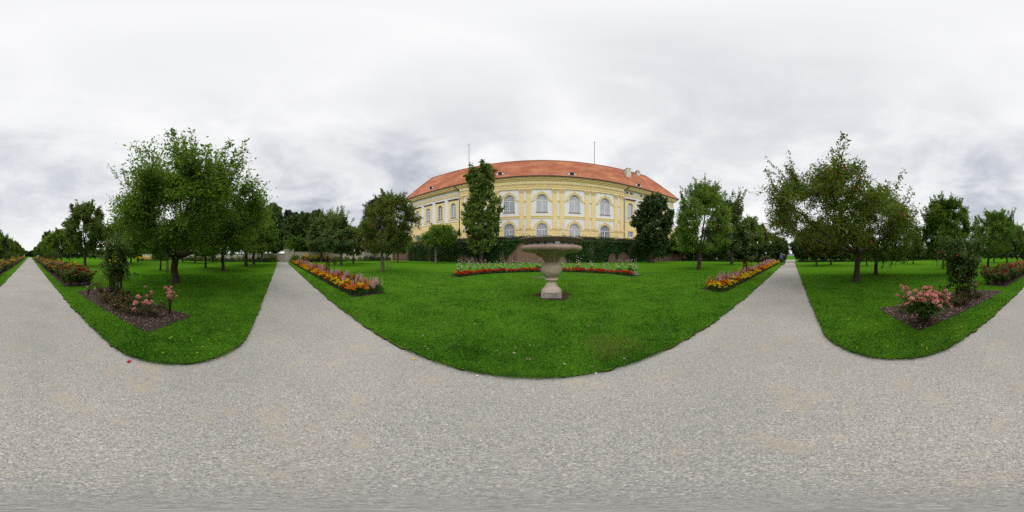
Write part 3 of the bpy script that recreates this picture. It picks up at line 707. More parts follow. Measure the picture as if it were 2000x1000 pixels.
# ------------------------------------------------------------------ the palace
D = 41.0; AZP = R(AZ_P)
def bz(k): return H+D*k
def bs(k): return D*k
ZT = 4.35
palace = empty('palace', (D*math.sin(AZP), D*math.cos(AZP), 0), -AZP)
tag(palace, 'long yellow and white palace with arched windows and red tiled hipped roof', 'palace')
def arch_loop(cx, hw, z0, zs, zt, n=14):
    """outline of an arched opening: sill z0, springing zs, crown zt (x, z), counter-clockwise"""
    pts = [(cx-hw, z0), (cx+hw, z0)]
    for k in range(n+1):
        a = math.pi*k/n; pts.append((cx+hw*math.cos(a), zs+(zt-zs)*math.sin(a)))
    return pts
def rect_loop(x0, x1, z0, z1): return [(x0, z0), (x1, z0), (x1, z1), (x0, z1)]
def wall_holes(name, x0, x1, z0, z1, y, holes, m, depth=.55, parent=palace):
    bm = bmesh.new(); edges = []
    for lp in [rect_loop(x0, x1, z0, z1)]+holes:
        vs = [bm.verts.new((p[0], y, p[1])) for p in lp]
        es = [bm.edges.new((vs[i], vs[(i+1) % len(vs)])) for i in range(len(vs))]; edges += es
    bmesh.ops.triangle_fill(bm, use_beauty=True, use_dissolve=False, edges=edges, normal=(0, -1, 0))
    for lp in holes:
        f = [bm.verts.new((p[0], y, p[1])) for p in lp]; b = [bm.verts.new((p[0], y+depth, p[1])) for p in lp]; n = len(lp)
        for i in range(n): bm.faces.new((f[i], f[(i+1) % n], b[(i+1) % n], b[i]))
    bmesh.ops.recalc_face_normals(bm, faces=bm.faces)
    me = bpy.data.meshes.new(name); bm.to_mesh(me); bm.free(); me.materials.append(M[m])
    return link(bpy.data.objects.new(name, me), parent)
def arch_ring(cx, zs, hw, rise, thick, y0, y1, n=18, rise2=None):
    mb = MB(); vs = []; rise2 = rise+thick if rise2 is None else rise2
    for k in range(n+1):
        a = math.pi*k/n; c, s = math.cos(a), math.sin(a)
        for (rx, rz, yy) in ((hw, rise, y0), (hw+thick, rise2, y0), (hw+thick, rise2, y1), (hw, rise, y1)):
            vs.append((cx+rx*c, yy, zs+rz*s))
    fs = [(4*k+i, 4*k+(i+1) % 4, 4*k+4+(i+1) % 4, 4*k+4+i) for k in range(n) for i in range(4)]+[(0, 1, 2, 3), (4*n+3, 4*n+2, 4*n+1, 4*n)]
    mb.add(vs, fs); return mb
def make_window(cx, hw, z0, zs, zt, y, cols, rows, fan=True):
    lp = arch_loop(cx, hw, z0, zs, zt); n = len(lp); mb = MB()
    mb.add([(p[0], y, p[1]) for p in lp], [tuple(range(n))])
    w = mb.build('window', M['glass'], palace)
    f = MB(); yf = y-.09
    def bar(xa, xb, za, zb): f.box(xa, xb, yf, y-.01, za, zb)
    b = .05
    bar(cx-hw, cx-hw+.1, z0, zs); bar(cx+hw-.1, cx+hw, z0, zs); bar(cx-hw+.1, cx+hw-.1, z0, z0+.12)
    bar(cx-hw+.1, cx+hw-.1, zs-.08, zs+.08)
    r = arch_ring(cx, zs+.002, hw-.1, zt-zs-.1, .1, yf, y-.01, 14); f.add(r.v, r.f)
    for k in range(1, cols):
        x = cx-hw+2*hw*k/cols; wd = .085 if k*2 == cols else .034
        f.box(x-wd, x+wd, yf-.003*(k*2 == cols), y-.012, z0+.12, zs-.08)
    for k in range(1, rows):
        z = z0+(zs-z0)*k/rows; f.box(cx-hw+.1, cx+hw-.1, yf+.02, y-.014, z-.03, z+.03)
    if fan:
        for k in range(1, 6):
            a = math.pi*k/6; c, s = math.cos(a), math.sin(a)
            p0 = (cx+hw*.34*c, (yf+y)/2, zs+.02+(zt-zs)*.34*s); p1 = (cx+(hw-.06)*c, (yf+y)/2, zs+(zt-zs-.06)*s)
            f.tube([p0, p1], .04, 4)
        r = arch_ring(cx, zs+.05, hw*.30, (zt-zs)*.30, .07, yf+.01, y-.015, 8); f.add(r.v, r.f)
        r = arch_ring(cx, zs+.05, hw*.62, (zt-zs)*.62, .06, yf+.012, y-.016, 12); f.add(r.v, r.f)
    f.build('frame', M['frame'], w)
    sl = MB(); sl.box(cx-hw-.12, cx+hw+.12, y-.62, y-.3, z0-.14, z0-.004); sl.build('sill', M['hood'], w)
    return w
YC, YW = 0.0, .55                       # face of the middle part, face of the wings
CX = .548
bays = [(-2+i)*.2045 for i in range(5)]
hw = bs(.0351)
holesC = []
for b in bays:
    holesC.append(arch_loop(bs(b), hw, bz(.278), bz(.3580), bz(.3985)))
    holesC.append(arch_loop(bs(b), hw, ZT+.35, bz(.166), bz(.2045)))
wall_holes('wall', bs(-CX), bs(CX), ZT-.5, bz(.52), YC, holesC, 'white_wall')
for b in bays:
    make_window(bs(b), hw, bz(.278), bz(.358), bz(.3985), YC+.45, 6, 5)
    make_window(bs(b), hw, ZT+.35, bz(.166), bz(.2045), YC+.45, 4, 3)
    for (zs, zt) in ((.3580, .3985), (.166, .2045)):
        arch_ring(bs(b), bz(zs), hw+.10, D*(zt-zs)+.10, .44, YC-.16, YC+.03).build('archivolt', M['yellow'], palace)
        arch_ring(bs(b), bz(zs)+.01, hw+.50, D*(zt-zs)+.50, .12, YC-.24, YC-.163).build('archivolt_edge', M['yellow_deep'], palace)
        kk = MB(); kk.box(bs(b)-.15, bs(b)+.15, YC-.30, YC-.02, bz(zt)+.64, bz(zt)+.86); kk.lathe([(.05, bz(zt)+.86), (.16, bz(zt)+.95), (.13, bz(zt)+1.05), (.03, bz(zt)+1.12)], 8, (bs(b), YC-.16)); kk.build('keystone', M['yellow_deep'], palace)
def span_boxes(name, m, spans, y0, y1, z0, z1):
    for a, b in spans:
        mb = MB(); mb.box(a, b, y0, y1, z0, z1); mb.build(name, M[m], palace)
pil = []
for c in (-.511, -.3068, -.1022, .1022, .3068, .511):
    for e in (-.0223, .0223): pil.append(bs(c+e))
pw = bs(.0135)
def between(excl, x0, x1, m=0.0):
    out = []; x = x0
    for a, b in sorted(excl):
        if a-m > x+.05: out.append((x, a-m))
        x = max(x, b+m)
    if x1 > x+.05: out.append((x, x1))
    return out
pilx = [(p-pw, p+pw) for p in pil]
winx = [(bs(b)-hw-.56, bs(b)+hw+.56) for b in bays]
span_boxes('impost_band', 'yellow_deep', between(pilx+winx, bs(-CX), bs(CX)), YC-.14, YC+.02, bz(.348), bz(.3585))
span_boxes('string_course', 'yellow', between(pilx, bs(-CX), bs(CX)), YC-.13, YC+.02, bz(.2364), bz(.2475))
span_boxes('string_course_cap', 'yellow_deep', between(pilx, bs(-CX), bs(CX)), YC-.22, YC+.02, bz(.2478), bz(.2525))
lowx = [(bs(b)-hw-.02, bs(b)+hw+.02) for b in bays]
# base storey: coursed yellow blocks between the lower windows
for a, b in between(lowx, bs(-CX), bs(CX)):
    z = ZT-.5; k = 0
    while z < bz(.160)-.05:
        z1 = min(z+.82, bz(.160)); n = max(1, round((b-a)/2.2))
        for i in range(n):
            xa = a+(b-a)*i/n; xb = a+(b-a)*(i+1)/n
            mb = MB(); mb.box(xa+.012, xb-.012, YC-.12, YC+.02, z+.015, z1-.015); mb.build('base_block', M['yellow'], palace)
        z = z1
    mb = MB(); mb.box(a, b, YC-.2, YC+.02, bz(.160), bz(.1685)); mb.build('base_cap', M['yellow_deep'], palace)
def pilaster(x, y, zb, zc, zt):
    o = MB(); o.box(x-pw, x+pw, y-.22, y+.02, zb+.62, zc); s = o.build('pilaster', M['yellow'], palace)
    o = MB(); o.box(x-pw-.14, x+pw+.14, y-.34, y+.02, zb, zb+.28); o.box(x-pw-.08, x+pw+.08, y-.29, y+.018, zb+.283, zb+.615); o.build('pilaster_base', M['yellow_deep'], s)
    o = MB(); h = zt-zc
    o.box(x-pw-.02, x+pw+.02, y-.25, y+.02, zc+.003, zc+.14)
    for r_, zz, n in ((0, .16, 4), (1, .46, 3)):
        for i in range(n):                              # acanthus leaves
            xx = x+(i-(n-1)/2)*(2*pw/n)*(1.05+.15*r_); o.add([(xx-.13, y-.24, zc+h*zz), (xx+.13, y-.24, zc+h*zz), (xx+.17, y-.30, zc+h*(zz+.2)), (xx, y-.44, zc+h*(zz+.34)), (xx-.17, y-.30, zc+h*(zz+.2)), (xx, y-.22, zc+h*(zz+.2))],
                      [(0, 1, 2, 3, 4), (0, 4, 5), (1, 5, 2), (0, 5, 1), (2, 5, 3), (3, 5, 4)])
    for sgn in (-1, 1): o.tube([(x+sgn*(pw+.0), y-.36, zc+h*.74), (x+sgn*(pw+.02), y-.02, zc+h*.74)], .17, 8)
    o.box(x-pw+.05, x+pw-.05, y-.2, y+.018, zc+.143, zt-.16)
    o.box(x-pw-.16, x+pw+.16, y-.36, y+.02, zt-.157, zt-.004)
    o.build('capital', M['yellow_deep'], s)
for p in pil: pilaster(p, YC, bz(.1685), bz(.4035), bz(.4355))
def ent(name, m, x0, x1, y0, y1, z0, z1):
    mb = MB(); mb.box(x0, x1, y0, y1, z0, z1); return mb.build(name, M[m], palace)
ent('architrave', 'yellow', bs(-CX)-.1, bs(CX)+.1, YC-.30, YC+.3, bz(.4358), bz(.449))
ent('architrave_cap', 'yellow_deep', bs(-CX)-.16, bs(CX)+.16, YC-.40, YC+.3, bz(.4493), bz(.4575))
ent('frieze', 'yellow_deep', bs(-CX)-.06, bs(CX)+.06, YC-.26, YC+.3, bz(.4578), bz(.497))
fo = MB(); zf0, zf1 = bz(.4582), bz(.4965); nfo = 92
for i in range(nfo):                                    # relief of garlands along the frieze
    x = bs(-CX)+(i+.5)*(bs(CX)*2/nfo); dx = bs(CX)/nfo
    fo.tube([(x-dx, YC-.30, zf1-.12), (x-dx*.55, YC-.33, zf0+.62), (x, YC-.35, zf0+.42), (x+dx*.55, YC-.33, zf0+.62), (x+dx, YC-.30, zf1-.12)], [.10, .13, .17, .13, .10], 5)
    fo.tube([(x, YC-.30, zf0+.14), (x+dx*.5, YC-.31, zf0+.36), (x+dx, YC-.30, zf0+.14)], .09, 4)
    fo.box(x-dx-.13, x-dx+.13, YC-.34, YC-.25, zf1-.5, zf1-.06)
fo.build('frieze_relief', M['yellow_pale'], palace)['kind'] = 'stuff'
# wings: narrower windows in tall yellow surrounds, white fields between
def wing(sgn):
    xa, xb = bs(CX)+.005, bs(1.06)
    wx = [.612+.1185*i for i in range(4)]
    hwW = bs(.0222); holes = []; zsW = bz(.372)
    for w_ in wx:
        holes.append(arch_loop(bs(w_), hwW, bz(.283), zsW, bz(.397)))
        holes.append(rect_loop(bs(w_)-.9, bs(w_)+.9, bz(.135), bz(.178)))
    mz = []
    if sgn > 0:
        for c in (.5835, .6205, .708, .745, .83, .867): holes.append(rect_loop(bs(c)-.52, bs(c)+.52, bz(.4685), bz(.4865))); mz.append(c)
    flip = (lambda lp: [(sgn*p[0], p[1]) for p in lp][::sgn])
    x0, x1 = sorted((sgn*xa, sgn*xb))
    wall_holes('wall', x0, x1, ZT-.5, bz(.52), YW, [flip(h) for h in holes], 'white_wall')
    for w_ in wx:
        c = sgn*bs(w_)
        make_window(c, hwW, bz(.283), zsW, bz(.397), YW+.4, 2, 3, fan=False)
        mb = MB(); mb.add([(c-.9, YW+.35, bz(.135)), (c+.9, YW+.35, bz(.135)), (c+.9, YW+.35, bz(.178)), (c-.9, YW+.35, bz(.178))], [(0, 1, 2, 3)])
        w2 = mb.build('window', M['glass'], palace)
        fr = MB()
        for (p, q, r_, s_) in ((c-.9, c-.8, bz(.135), bz(.178)), (c+.8, c+.9, bz(.135), bz(.178)), (c-.8, c+.8, bz(.178)-.1, bz(.178)), (c-.8, c+.8, bz(.135), bz(.135)+.1), (c-.05, c+.05, bz(.135)+.1, bz(.178)-.1)): fr.box(p, q, YW+.27, YW+.34, r_, s_)
        fr.build('frame', M['frame'], w2)
        # surround: two jambs and an arched head
        s = MB(); W2 = bs(.0415); zb_, zt_ = bz(.270), bz(.4125)
        for lo, hi in ((c-W2, c-hwW-.02), (c+hwW+.02, c+W2)): s.box(lo, hi, YW-.10, YW+.02, zb_, zsW)
        n = 12; vs = []
        for k in range(n+1):
            a = math.pi*k/n; vs.append((c+(hwW+.02)*math.cos(a), zsW+(bz(.397)+.02-zsW)*math.sin(a)))
        top = [(c+W2, zsW), (c+W2, zt_), (c-W2, zt_), (c-W2, zsW)]
        half = n//2
        pr = vs[:half+1]; pl = vs[half:]
        for poly in ([(c+W2, zsW), (c+W2, zt_), (c, zt_)]+pr[::-1], [(c, zt_), (c-W2, zt_), (c-W2, zsW)]+pl[::-1]):
            k = len(poly); s.add([(p[0], YW-.10, p[1]) for p in poly]+[(p[0], YW+.02, p[1]) for p in poly], [tuple(range(k))]+[(i, (i+1) % k, k+(i+1) % k, k+i) for i in range(k)])
        s.build('window_surround', M['yellow'], palace)
        s = MB(); s.box(c-W2-.1, c+W2+.1, YW-.45, YW+.02, bz(.4225), bz(.4268)); s.box(c-W2+.02, c+W2-.02, YW-.28, YW+.018, bz(.4185), bz(.4223)); s.build('window_hood', M['hood'], palace)
        s = MB(); s.box(c-W2-.05, c+W2+.05, YW-.2, YW+.02, bz(.2655), bz(.2697)); s.build('window_apron', M['yellow_deep'], palace)
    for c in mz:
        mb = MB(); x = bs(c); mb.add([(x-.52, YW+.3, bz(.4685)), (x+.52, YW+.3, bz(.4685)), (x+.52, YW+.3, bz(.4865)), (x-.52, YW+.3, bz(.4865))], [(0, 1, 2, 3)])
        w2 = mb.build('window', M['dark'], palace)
        fr = MB(); fr.box(x-.04, x+.04, YW+.24, YW+.29, bz(.4685), bz(.4865)); fr.box(x-.5, x+.5, YW+.25, YW+.288, bz(.4685)+.34, bz(.4685)+.40); fr.build('frame', M['frame'], w2)
    # yellow base storey with courses (kept clear of the low windows)
    lx = sorted([(sgn*bs(w_)-.92, sgn*bs(w_)+.92) for w_ in wx])
    for z0, z1, ex in ((ZT-.5, bz(.1335), []), (bz(.1335), bz(.1795), lx), (bz(.1795), bz(.246), [])):
        for a, b in between(ex, x0, x1):
            mb = MB(); mb.box(a, b, YW-.10, YW+.02, z0+.012, z1-.012); mb.build('base_panel', M['yellow'], palace)
    ent('string_course', 'yellow_deep', x0, x1, YW-.18, YW+.02, bz(.2463), bz(.2525))
    ent('frieze_band', 'yellow', x0, x1, YW-.14, YW+.02, bz(.448), bz(.4625))
    ent('frieze_band_cap', 'yellow_deep', x0, x1, YW-.22, YW+.02, bz(.4628), bz(.4655))
    # end wall and back
    xe = sgn*bs(1.06)
wing(-1); wing(1)
DEP = bs(.40)
mb = MB(); X = bs(1.06)
mb.add([(-X, YW, ZT-.5), (-X, DEP, ZT-.5), (-X, DEP, bz(.52)), (-X, YW, bz(.52))], [(0, 1, 2, 3)][:1]); mb.add([(X, YW, ZT-.5), (X, DEP, ZT-.5), (X, DEP, bz(.52)), (X, YW, bz(.52))], [(3, 2, 1, 0)])
mb.add([(-X, DEP, ZT-.5), (X, DEP, ZT-.5), (X, DEP, bz(.52)), (-X, DEP, bz(.52))], [(0, 1, 2, 3)])
mb.build('rear_wall', M['white_wall'], palace)
ent('cornice', 'yellow', bs(-1.06)-.35, bs(1.06)+.35, YC-.55, DEP+.3, bz(.4975), bz(.506))
ent('cornice_crown', 'yellow_deep', bs(-1.06)-.6, bs(1.06)+.6, YC-.85, DEP+.6, bz(.5063), bz(.5135))
ent('cornice_lip', 'yellow', bs(-1.06)-.8, bs(1.06)+.8, YC-1.05, DEP+.8, bz(.5138), bz(.5175))
ent('gutter', 'gutter', bs(-1.06)-1.0, bs(1.06)+1.0, YC-1.28, DEP+1.0, bz(.5178), bz(.5245))
ze = bz(.5247); zr = bz(.796); yr = bs(.20); xl, xr_ = bs(-.955), bs(.885); x0, x1, y0, y1 = bs(-1.06)-1.0, bs(1.06)+1.0, YC-1.25, DEP+.98
mb = MB(); mb.add([(x0, y0, ze), (x1, y0, ze), (x1, y1, ze), (x0, y1, ze), (xl, yr, zr), (xr_, yr, zr)], [(0, 1, 5, 4), (1, 2, 5), (2, 3, 4, 5), (3, 0, 4)])
roof = mb.build('roof', M['roof'], palace)
rd = MB(); rd.tube([(xl, yr, zr+.03), (xr_, yr, zr+.03)], .19, 7); rd.tube([(x0, y0, ze+.05), (xl, yr, zr+.05)], .16, 6); rd.tube([(x1, y0, ze+.05), (xr_, yr, zr+.05)], .16, 6); rd.build('ridge_tiles', M['roof'], roof)
slope = (zr-ze)/(yr-y0)
def on_roof(px, py):
    """point of the front roof plane on the sight line px, py (s, y, z in the palace frame)"""
    th = R((px-1000)*.18)-AZP; el = math.tan(R((500-py)*.18))
    # Y = D + y, z = H + el*Y/cos(th) = ze + slope*(y-y0)
    y = (ze-slope*y0-H-el*D/math.cos(th))/(el/math.cos(th)-slope)
    return ((D+y)*math.tan(th), y, ze+slope*(y-y0))
for px, py in ((842, 369), (977, 341.5), (1117, 342), (1247, 363.5)):
    s, y, z = on_roof(px, py); w_, h_ = .85, .78
    mb = MB(); yb = y+h_/slope*1.15; e = .75
    mb.add([(s-w_-e, y-.02, z+.03), (s-w_*.6, y-.25, z+h_), (s+w_*.6, y-.25, z+h_), (s+w_+e, y-.02, z+.03), (s, yb+1.2, z+slope*(yb+1.2-y)+.05)], [(0, 1, 4), (1, 2, 4), (2, 3, 4)])
    dm = mb.build('dormer', M['roof'], roof)
    mb = MB(); mb.add([(s-w_-e+.2, y-.06, z), (s-w_*.6, y-.06, z), (s-w_*.6, y-.2, z+h_-.06)], [(0, 1, 2)]); mb.build('dormer_cheek', M['frame'], dm); mb = MB(); mb.add([(s+w_*.6, y-.06, z), (s+w_+e-.2, y-.06, z), (s+w_*.6, y-.2, z+h_-.06)], [(0, 1, 2)]); mb.build('dormer_cheek', M['frame'], dm)
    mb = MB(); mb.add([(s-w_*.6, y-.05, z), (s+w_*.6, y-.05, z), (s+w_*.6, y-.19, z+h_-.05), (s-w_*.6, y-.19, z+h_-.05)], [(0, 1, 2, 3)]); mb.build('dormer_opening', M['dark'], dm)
def chimney(px, pyb, pyt, wd, cap):
    s, y, z = on_roof(px, pyb); th = R((px-1000)*.18)-AZP
    zt = H+(D+y)/math.cos(th)*math.tan(R((500-pyt)*.18))
    mb = MB(); mb.box(s-wd/2, s+wd/2, y, y+wd*1.1, z-.8, zt); c = mb.build('chimney', M['chimney'], roof)
    mb = MB(); mb.box(s-wd/2-.12, s+wd/2+.12, y-.12, y+wd*1.1+.12, zt-.32, zt-.12); mb.build('chimney_cap', M['chimney'], c)
    if cap:
        mb = MB()
        for dx in (-wd/2+.1, wd/2-.1):
            for dy in (.1, wd*1.1-.1): mb.box(s+dx-.08, s+dx+.08, y+dy-.08, y+dy+.08, zt, zt+.5)
        mb.box(s-wd/2-.05, s+wd/2+.05, y-.05, y+wd*1.1+.05, zt+.5, zt+.65); mb.build('chimney_cowl', M['chimney'], c)
chimney(1228.5, 346, 328, 1.5, False); chimney(1247, 343, 335.5, 1.2, True)
for px, yb, yt in ((916, 326, 281.5), (1161, 321.5, 277)):
    th = R((px-1000)*.18)-AZP; yy = yr; s = (D+yy)*math.tan(th); dd = (D+yy)/math.cos(th)
    zt = H+dd*math.tan(R((500-yt)*.18))
    mb = MB(); mb.tube([(s, yy, zr-.3), (s, yy, zt-.5)], [.10, .075], 8); mb.lathe([(.0, zt-.5), (.16, zt-.42), (.2, zt-.25), (.12, zt-.1), (.02, zt)], 10, (s, yy)); mb.build('flagpole', M['pole'], roof)
for sgn, px in ((-1, 893), (1, 1217.5)):
    s = sgn*(bs(CX)+.35); zz = bz(.50); y = YW-.25
    mb = MB(); mb.tube([(s-sgn*1.6*0+sgn*.9, YC-1.1, bz(.518)), (s+sgn*.9, YC-1.05, bz(.508)), (s+sgn*.45, YC-.75, bz(.4985)), (s, y, bz(.485)), (s, y, ZT+.2)], .13, 8); mb.build('downpipe', M['gutter'], palace)

# terrace, retaining wall, hedge, parasols
WD = 31.8
terrace = MB(); terrace.box(-62, 75, 0.5, D-WD+16, -.5, ZT)
to = terrace.build('terrace', M['gravel']); to.location = (WD*math.sin(AZP), WD*math.cos(AZP), 0); to.rotation_euler = (0, 0, -AZP); tag(to, kind='structure')
rwall = empty('retaining_wall', (WD*math.sin(AZP), WD*math.cos(AZP), 0), -AZP)
tag(rwall, 'long old brick retaining wall below the palace terrace', 'wall')
mb = MB(); mb.box(-48, 56, 0, .48, -.3, ZT-.12); mb.build('brickwork', M['brick'], rwall)
mb = MB(); mb.box(-48.1, 56.1, -.12, .55, ZT-.118, ZT+.06); mb.build('coping', M['stone_grey'], rwall)
for s in range(-44, 56, 9):
    mb = MB(); mb.box(s-.45, s+.45, -.28, -.002, -.3, ZT-.4); mb.build('buttress', M['brick'], rwall)
def wall_s(px): return WD*math.tan(R((px-1000)*.18)-AZP)
def wall_z(px, py): return H+WD/math.cos(R((px-1000)*.18)-AZP)*math.tan(R((500-py)*.18))
ivy_edge = [(798, 470), (800, 513), (892, 513), (897, 496), (945, 503), (950, 513), (983, 513), (990, 503), (1010, 478), (1022, 472), (1095, 474), (1104, 498), (1110, 514), (1184, 514), (1190, 488), (1199, 488), (1203, 508), (1207, 496),
            (1214, 488), (1232, 500), (1240, 514), (1262, 514), (1268, 506), (1290, 500), (1310, 494), (1400, 486)]
def ivy_patch(name, pxa, pxb, n, label, seed):
    g = np.random.default_rng(seed)
    px = pxa+(pxb-pxa)*g.random(n)
    lo = np.interp(px, [e[0] for e in ivy_edge], [e[1] for e in ivy_edge])
    th = np.radians((px-1000)*.18)-AZP
    s = WD*np.tan(th); zlo = H+WD/np.cos(th)*np.tan(np.radians((500-lo)*.18))
    zlo += .5*np.sin(s*1.9)*np.sin(s*.7+1)+.3*(g.random(n)-.5)*2
    z = zlo+(ZT+.25-zlo)*g.random(n); ok = (z < ZT+.25) & (z > -.02) & (zlo < ZT)
    s, z = s[ok], z[ok]; m = len(s)
    bulge = .10+.22*(.5+.5*np.sin(s*1.3+2*np.sin(z*1.1)))*(.5+.5*np.sin(z*2.1+s*.6))
    P = np.stack((s, -bulge-.25*g.random(m)**2, z), 1); Dv = g.normal(size=(m, 3))*.5+np.array((0, -.45, -.55))
    L = .20*(.6+.8*g.random(m)); V = leafset(P, Dv, L, L*.85, g, .1)
    V2 = V.reshape(-1, 4, 3)
    root = empty(name, (WD*math.sin(AZP), WD*math.cos(AZP), 0), -AZP); tag(root, label, 'ivy', 'ivy on the retaining wall')
    np_obj('leaves', V, quads(len(V)), M['leaf_ivy'], root)['kind'] = 'stuff'
    for k in range(10):
        q = float(s[g.integers(m)]); st = MB(); st.tube([(q, -.05, 0), (q+.3*g.random(), -.07, 1.3), (q-.3*g.random(), -.08, 2.6), (q+.2, -.07, ZT-.2)], [.05, .035, .025, .012], 5); st.build('stem', M['bark_dark'], root)
ivy_patch('ivy', 798, 894, 15000, 'dark ivy curtain covering the brick wall left of the ivy-clad tall tree', 1)
ivy_patch('ivy', 895, 1030, 14000, 'dark ivy on the brick wall just left of the fountain bowl', 2)
ivy_patch('ivy', 1095, 1345, 34000, 'long dark ivy curtain on the brick wall right of the fountain', 3)
def hedge_run(name, fr, s0, s1, y0, y1, z0, z1, n, mat, label, leaf=.12, seed=5, cat='hedge', org=None, rz=0):
    """clipped hedge: twiggy core and a leaf skin with an uneven top"""
    g = np.random.default_rng(seed)
    root = empty(name, org, rz); tag(root, label, cat)
    core = MB(); k = max(2, int((s1-s0)/1.5)); vs = []; i_ = .10
    for j in range(k+1):
        x = s0+(s1-s0)*j/k; jj = .08*math.sin(j*2.1)
        vs += [(x, y0+i_, z0), (x, y1-i_, z0), (x, y1-i_, z1-.14+jj), (x, y0+i_, z1-.14+jj)]
    core.add(vs, [(4*j+q, 4*j+(q+1) % 4, 4*j+4+(q+1) % 4, 4*j+4+q) for j in range(k) for q in range(4)]+[(0, 1, 2, 3), (4*k+3, 4*k+2, 4*k+1, 4*k)])
    core.build('branches', M['bark_dark'], root)
    s = s0+(s1-s0)*g.random(n); f = g.random(n); hgt, dep = z1-z0, y1-y0; tot = 2*hgt+dep
    P = np.empty((n, 3)); P[:, 0] = s; u = f*tot
    a = u < hgt; b = (u >= hgt) & (u < hgt+dep); c = u >= hgt+dep
    und = .08*np.sin(s*1.7)+.06*np.sin(s*4.3+1)
    P[a, 1] = y0; P[a, 2] = z0+u[a]; P[b, 1] = y0+u[b]-hgt; P[b, 2] = z1+und[b]; P[c, 1] = y1; P[c, 2] = z0+u[c]-hgt-dep
    P += g.normal(size=(n, 3))*.055
    Dv = g.normal(size=(n, 3)); Dv[a, 1] -= .6; Dv[b, 2] += .6; Dv[c, 1] += .6
    L = leaf*(.6+.8*g.random(n)); np_obj('leaves', leafset(P, Dv, L, L*.6, g, .2), quads(4*n), M[mat], root)['kind'] = 'stuff'
    return root
hedge_run('hedge', None, -46, 54, .75, 1.7, ZT, ZT+1.05, 26000, 'leaf_hedge', 'clipped olive green hedge along the top of the brick retaining wall', .16, 5, 'hedge', (WD*math.sin(AZP), WD*math.cos(AZP), 0), -AZP)
for px, lb in ((1023, 'closed cream parasol on the terrace between the two left ground floor windows'), (1100, 'closed cream parasol on the terrace right above the fountain bowl'), (1171, 'rightmost closed cream parasol on the palace terrace')):
    th = R((px-1000)*.18)-AZP; dd = D-3.2; s = dd*math.tan(th); zt = H+dd/math.cos(th)*math.tan(R((500-433)*.18))
    p = at(P_, dd, s); r = empty('closed_parasol', (p[0], p[1], ZT), 0); tag(r, lb, 'parasol', 'closed parasols on the terrace')
    hgt = zt-ZT
    mb = MB(); mb.tube([(0, 0, 0), (0, 0, hgt-.05)], .035, 8); mb.build('pole', M['pole'], r)
    mb = MB(); n = 12; vs = []
    for (rr_, z) in ((.10, hgt*.42), (.24, hgt*.46), (.22, hgt*.6), (.17, hgt*.78), (.10, hgt*.93), (.02, hgt)):
        for i in range(n): q = rr_*(1.15 if i % 2 else .75); vs.append((q*math.cos(6.283*i/n), q*math.sin(6.283*i/n), z))
    mb.add(vs, [(k*n+i, k*n+(i+1) % n, (k+1)*n+(i+1) % n, (k+1)*n+i) for k in range(5) for i in range(n)]); mb.build('folded_canvas', M['parasol'], r)
    mb = MB(); mb.box(-.35, .35, -.35, .35, 0, .09); mb.build('base', M['stone_grey'], r)

# ------------------------------------------------------------------ fountain
fx, fy, _ = G(1077, 580)
fount = empty('fountain', (fx, fy, .035), R(-14)); tag(fount, 'red marble fountain with wide round bowl on a baluster pedestal', 'fountain')
mb = MB(); mb.box(-.325, .325, -.325, .325, -.05, .15); mb.build('plinth', M['stone_grey'], fount)
mb = MB(); mb.lathe([(.335, .153), (.345, .175), (.335, .205), (.322, .225), (.318, .24), (.30, .262), (.245, .315), (.195, .38), (.163, .45), (.148, .51), (.155, .535), (.165, .545)], 56); mb.build('foot', M['marble_pale'], fount, True)
mb = MB(); mb.lathe([(.17, .547), (.205, .553), (.222, .572), (.226, .592), (.218, .615), (.20, .628), (.195, .64)], 56); mb.build('collar', M['marble_pale'], fount, True)
pr = [(.20, .642)]
for k in range(1, 18):
    a = -math.pi/2*.72+k*(math.pi*.86)/18; pr.append((.365*math.cos(a), .925+.295*math.sin(a)))
pr += [(.25, 1.185), (.24, 1.193)]
mb = MB(); mb.lathe(pr, 64); mb.build('ball', M['marble_ball'], fount, True)
mb = MB(); mb.lathe([(.24, 1.195), (.245, 1.21), (.275, 1.225), (.278, 1.262), (.298, 1.275), (.302, 1.295), (.335, 1.318), (.36, 1.33), (.425, 1.35), (.475, 1.38), (.522, 1.42), (.535, 1.448), (.56, 1.456),
                     (.79, 1.478), (.92, 1.505), (.99, 1.545), (1.022, 1.595), (1.022, 1.65), (.985, 1.69), (.92, 1.71), (.86, 1.714)], 80); mb.build('bowl', M['marble'], fount, True)
mb = MB(); mb.lathe([(.80, 1.56), (.80, 1.75)], 64); mb.build('inner_drum', M['marble_dark'], fount, True)
for k in range(22):
    a = 6.283*k/22+.1; w_ = .085 if k % 5 else .06
    mb = MB(); c, s = math.cos(a), math.sin(a); rr_ = .835
    q = [(rr_*c-w_*-s*1, rr_*s-w_*c), (rr_*c+w_*-s, rr_*s+w_*c)]
    mb.add([(q[0][0], q[0][1], 1.70), (q[1][0], q[1][1], 1.70), (q[1][0]*1.03, q[1][1]*1.03, 1.70), (q[0][0]*1.03, q[0][1]*1.03, 1.70), (q[0][0], q[0][1], 1.752), (q[1][0], q[1][1], 1.752), (q[1][0]*1.03, q[1][1]*1.03, 1.752), (q[0][0]*1.03, q[0][1]*1.03, 1.752)],
           [(0, 3, 2, 1), (4, 5, 6, 7), (0, 1, 5, 4), (1, 2, 6, 5), (2, 3, 7, 6), (3, 0, 4, 7)]); mb.build('teal_shim', M['teal'], fount)  # small teal pieces round the gap under the upper dish
mb = MB(); mb.box(.10, .235, -.885, -.845, 1.712, 1.782); mb.build('pale_block', M['pale_block'], fount)  # one pale blue piece at the front of the gap
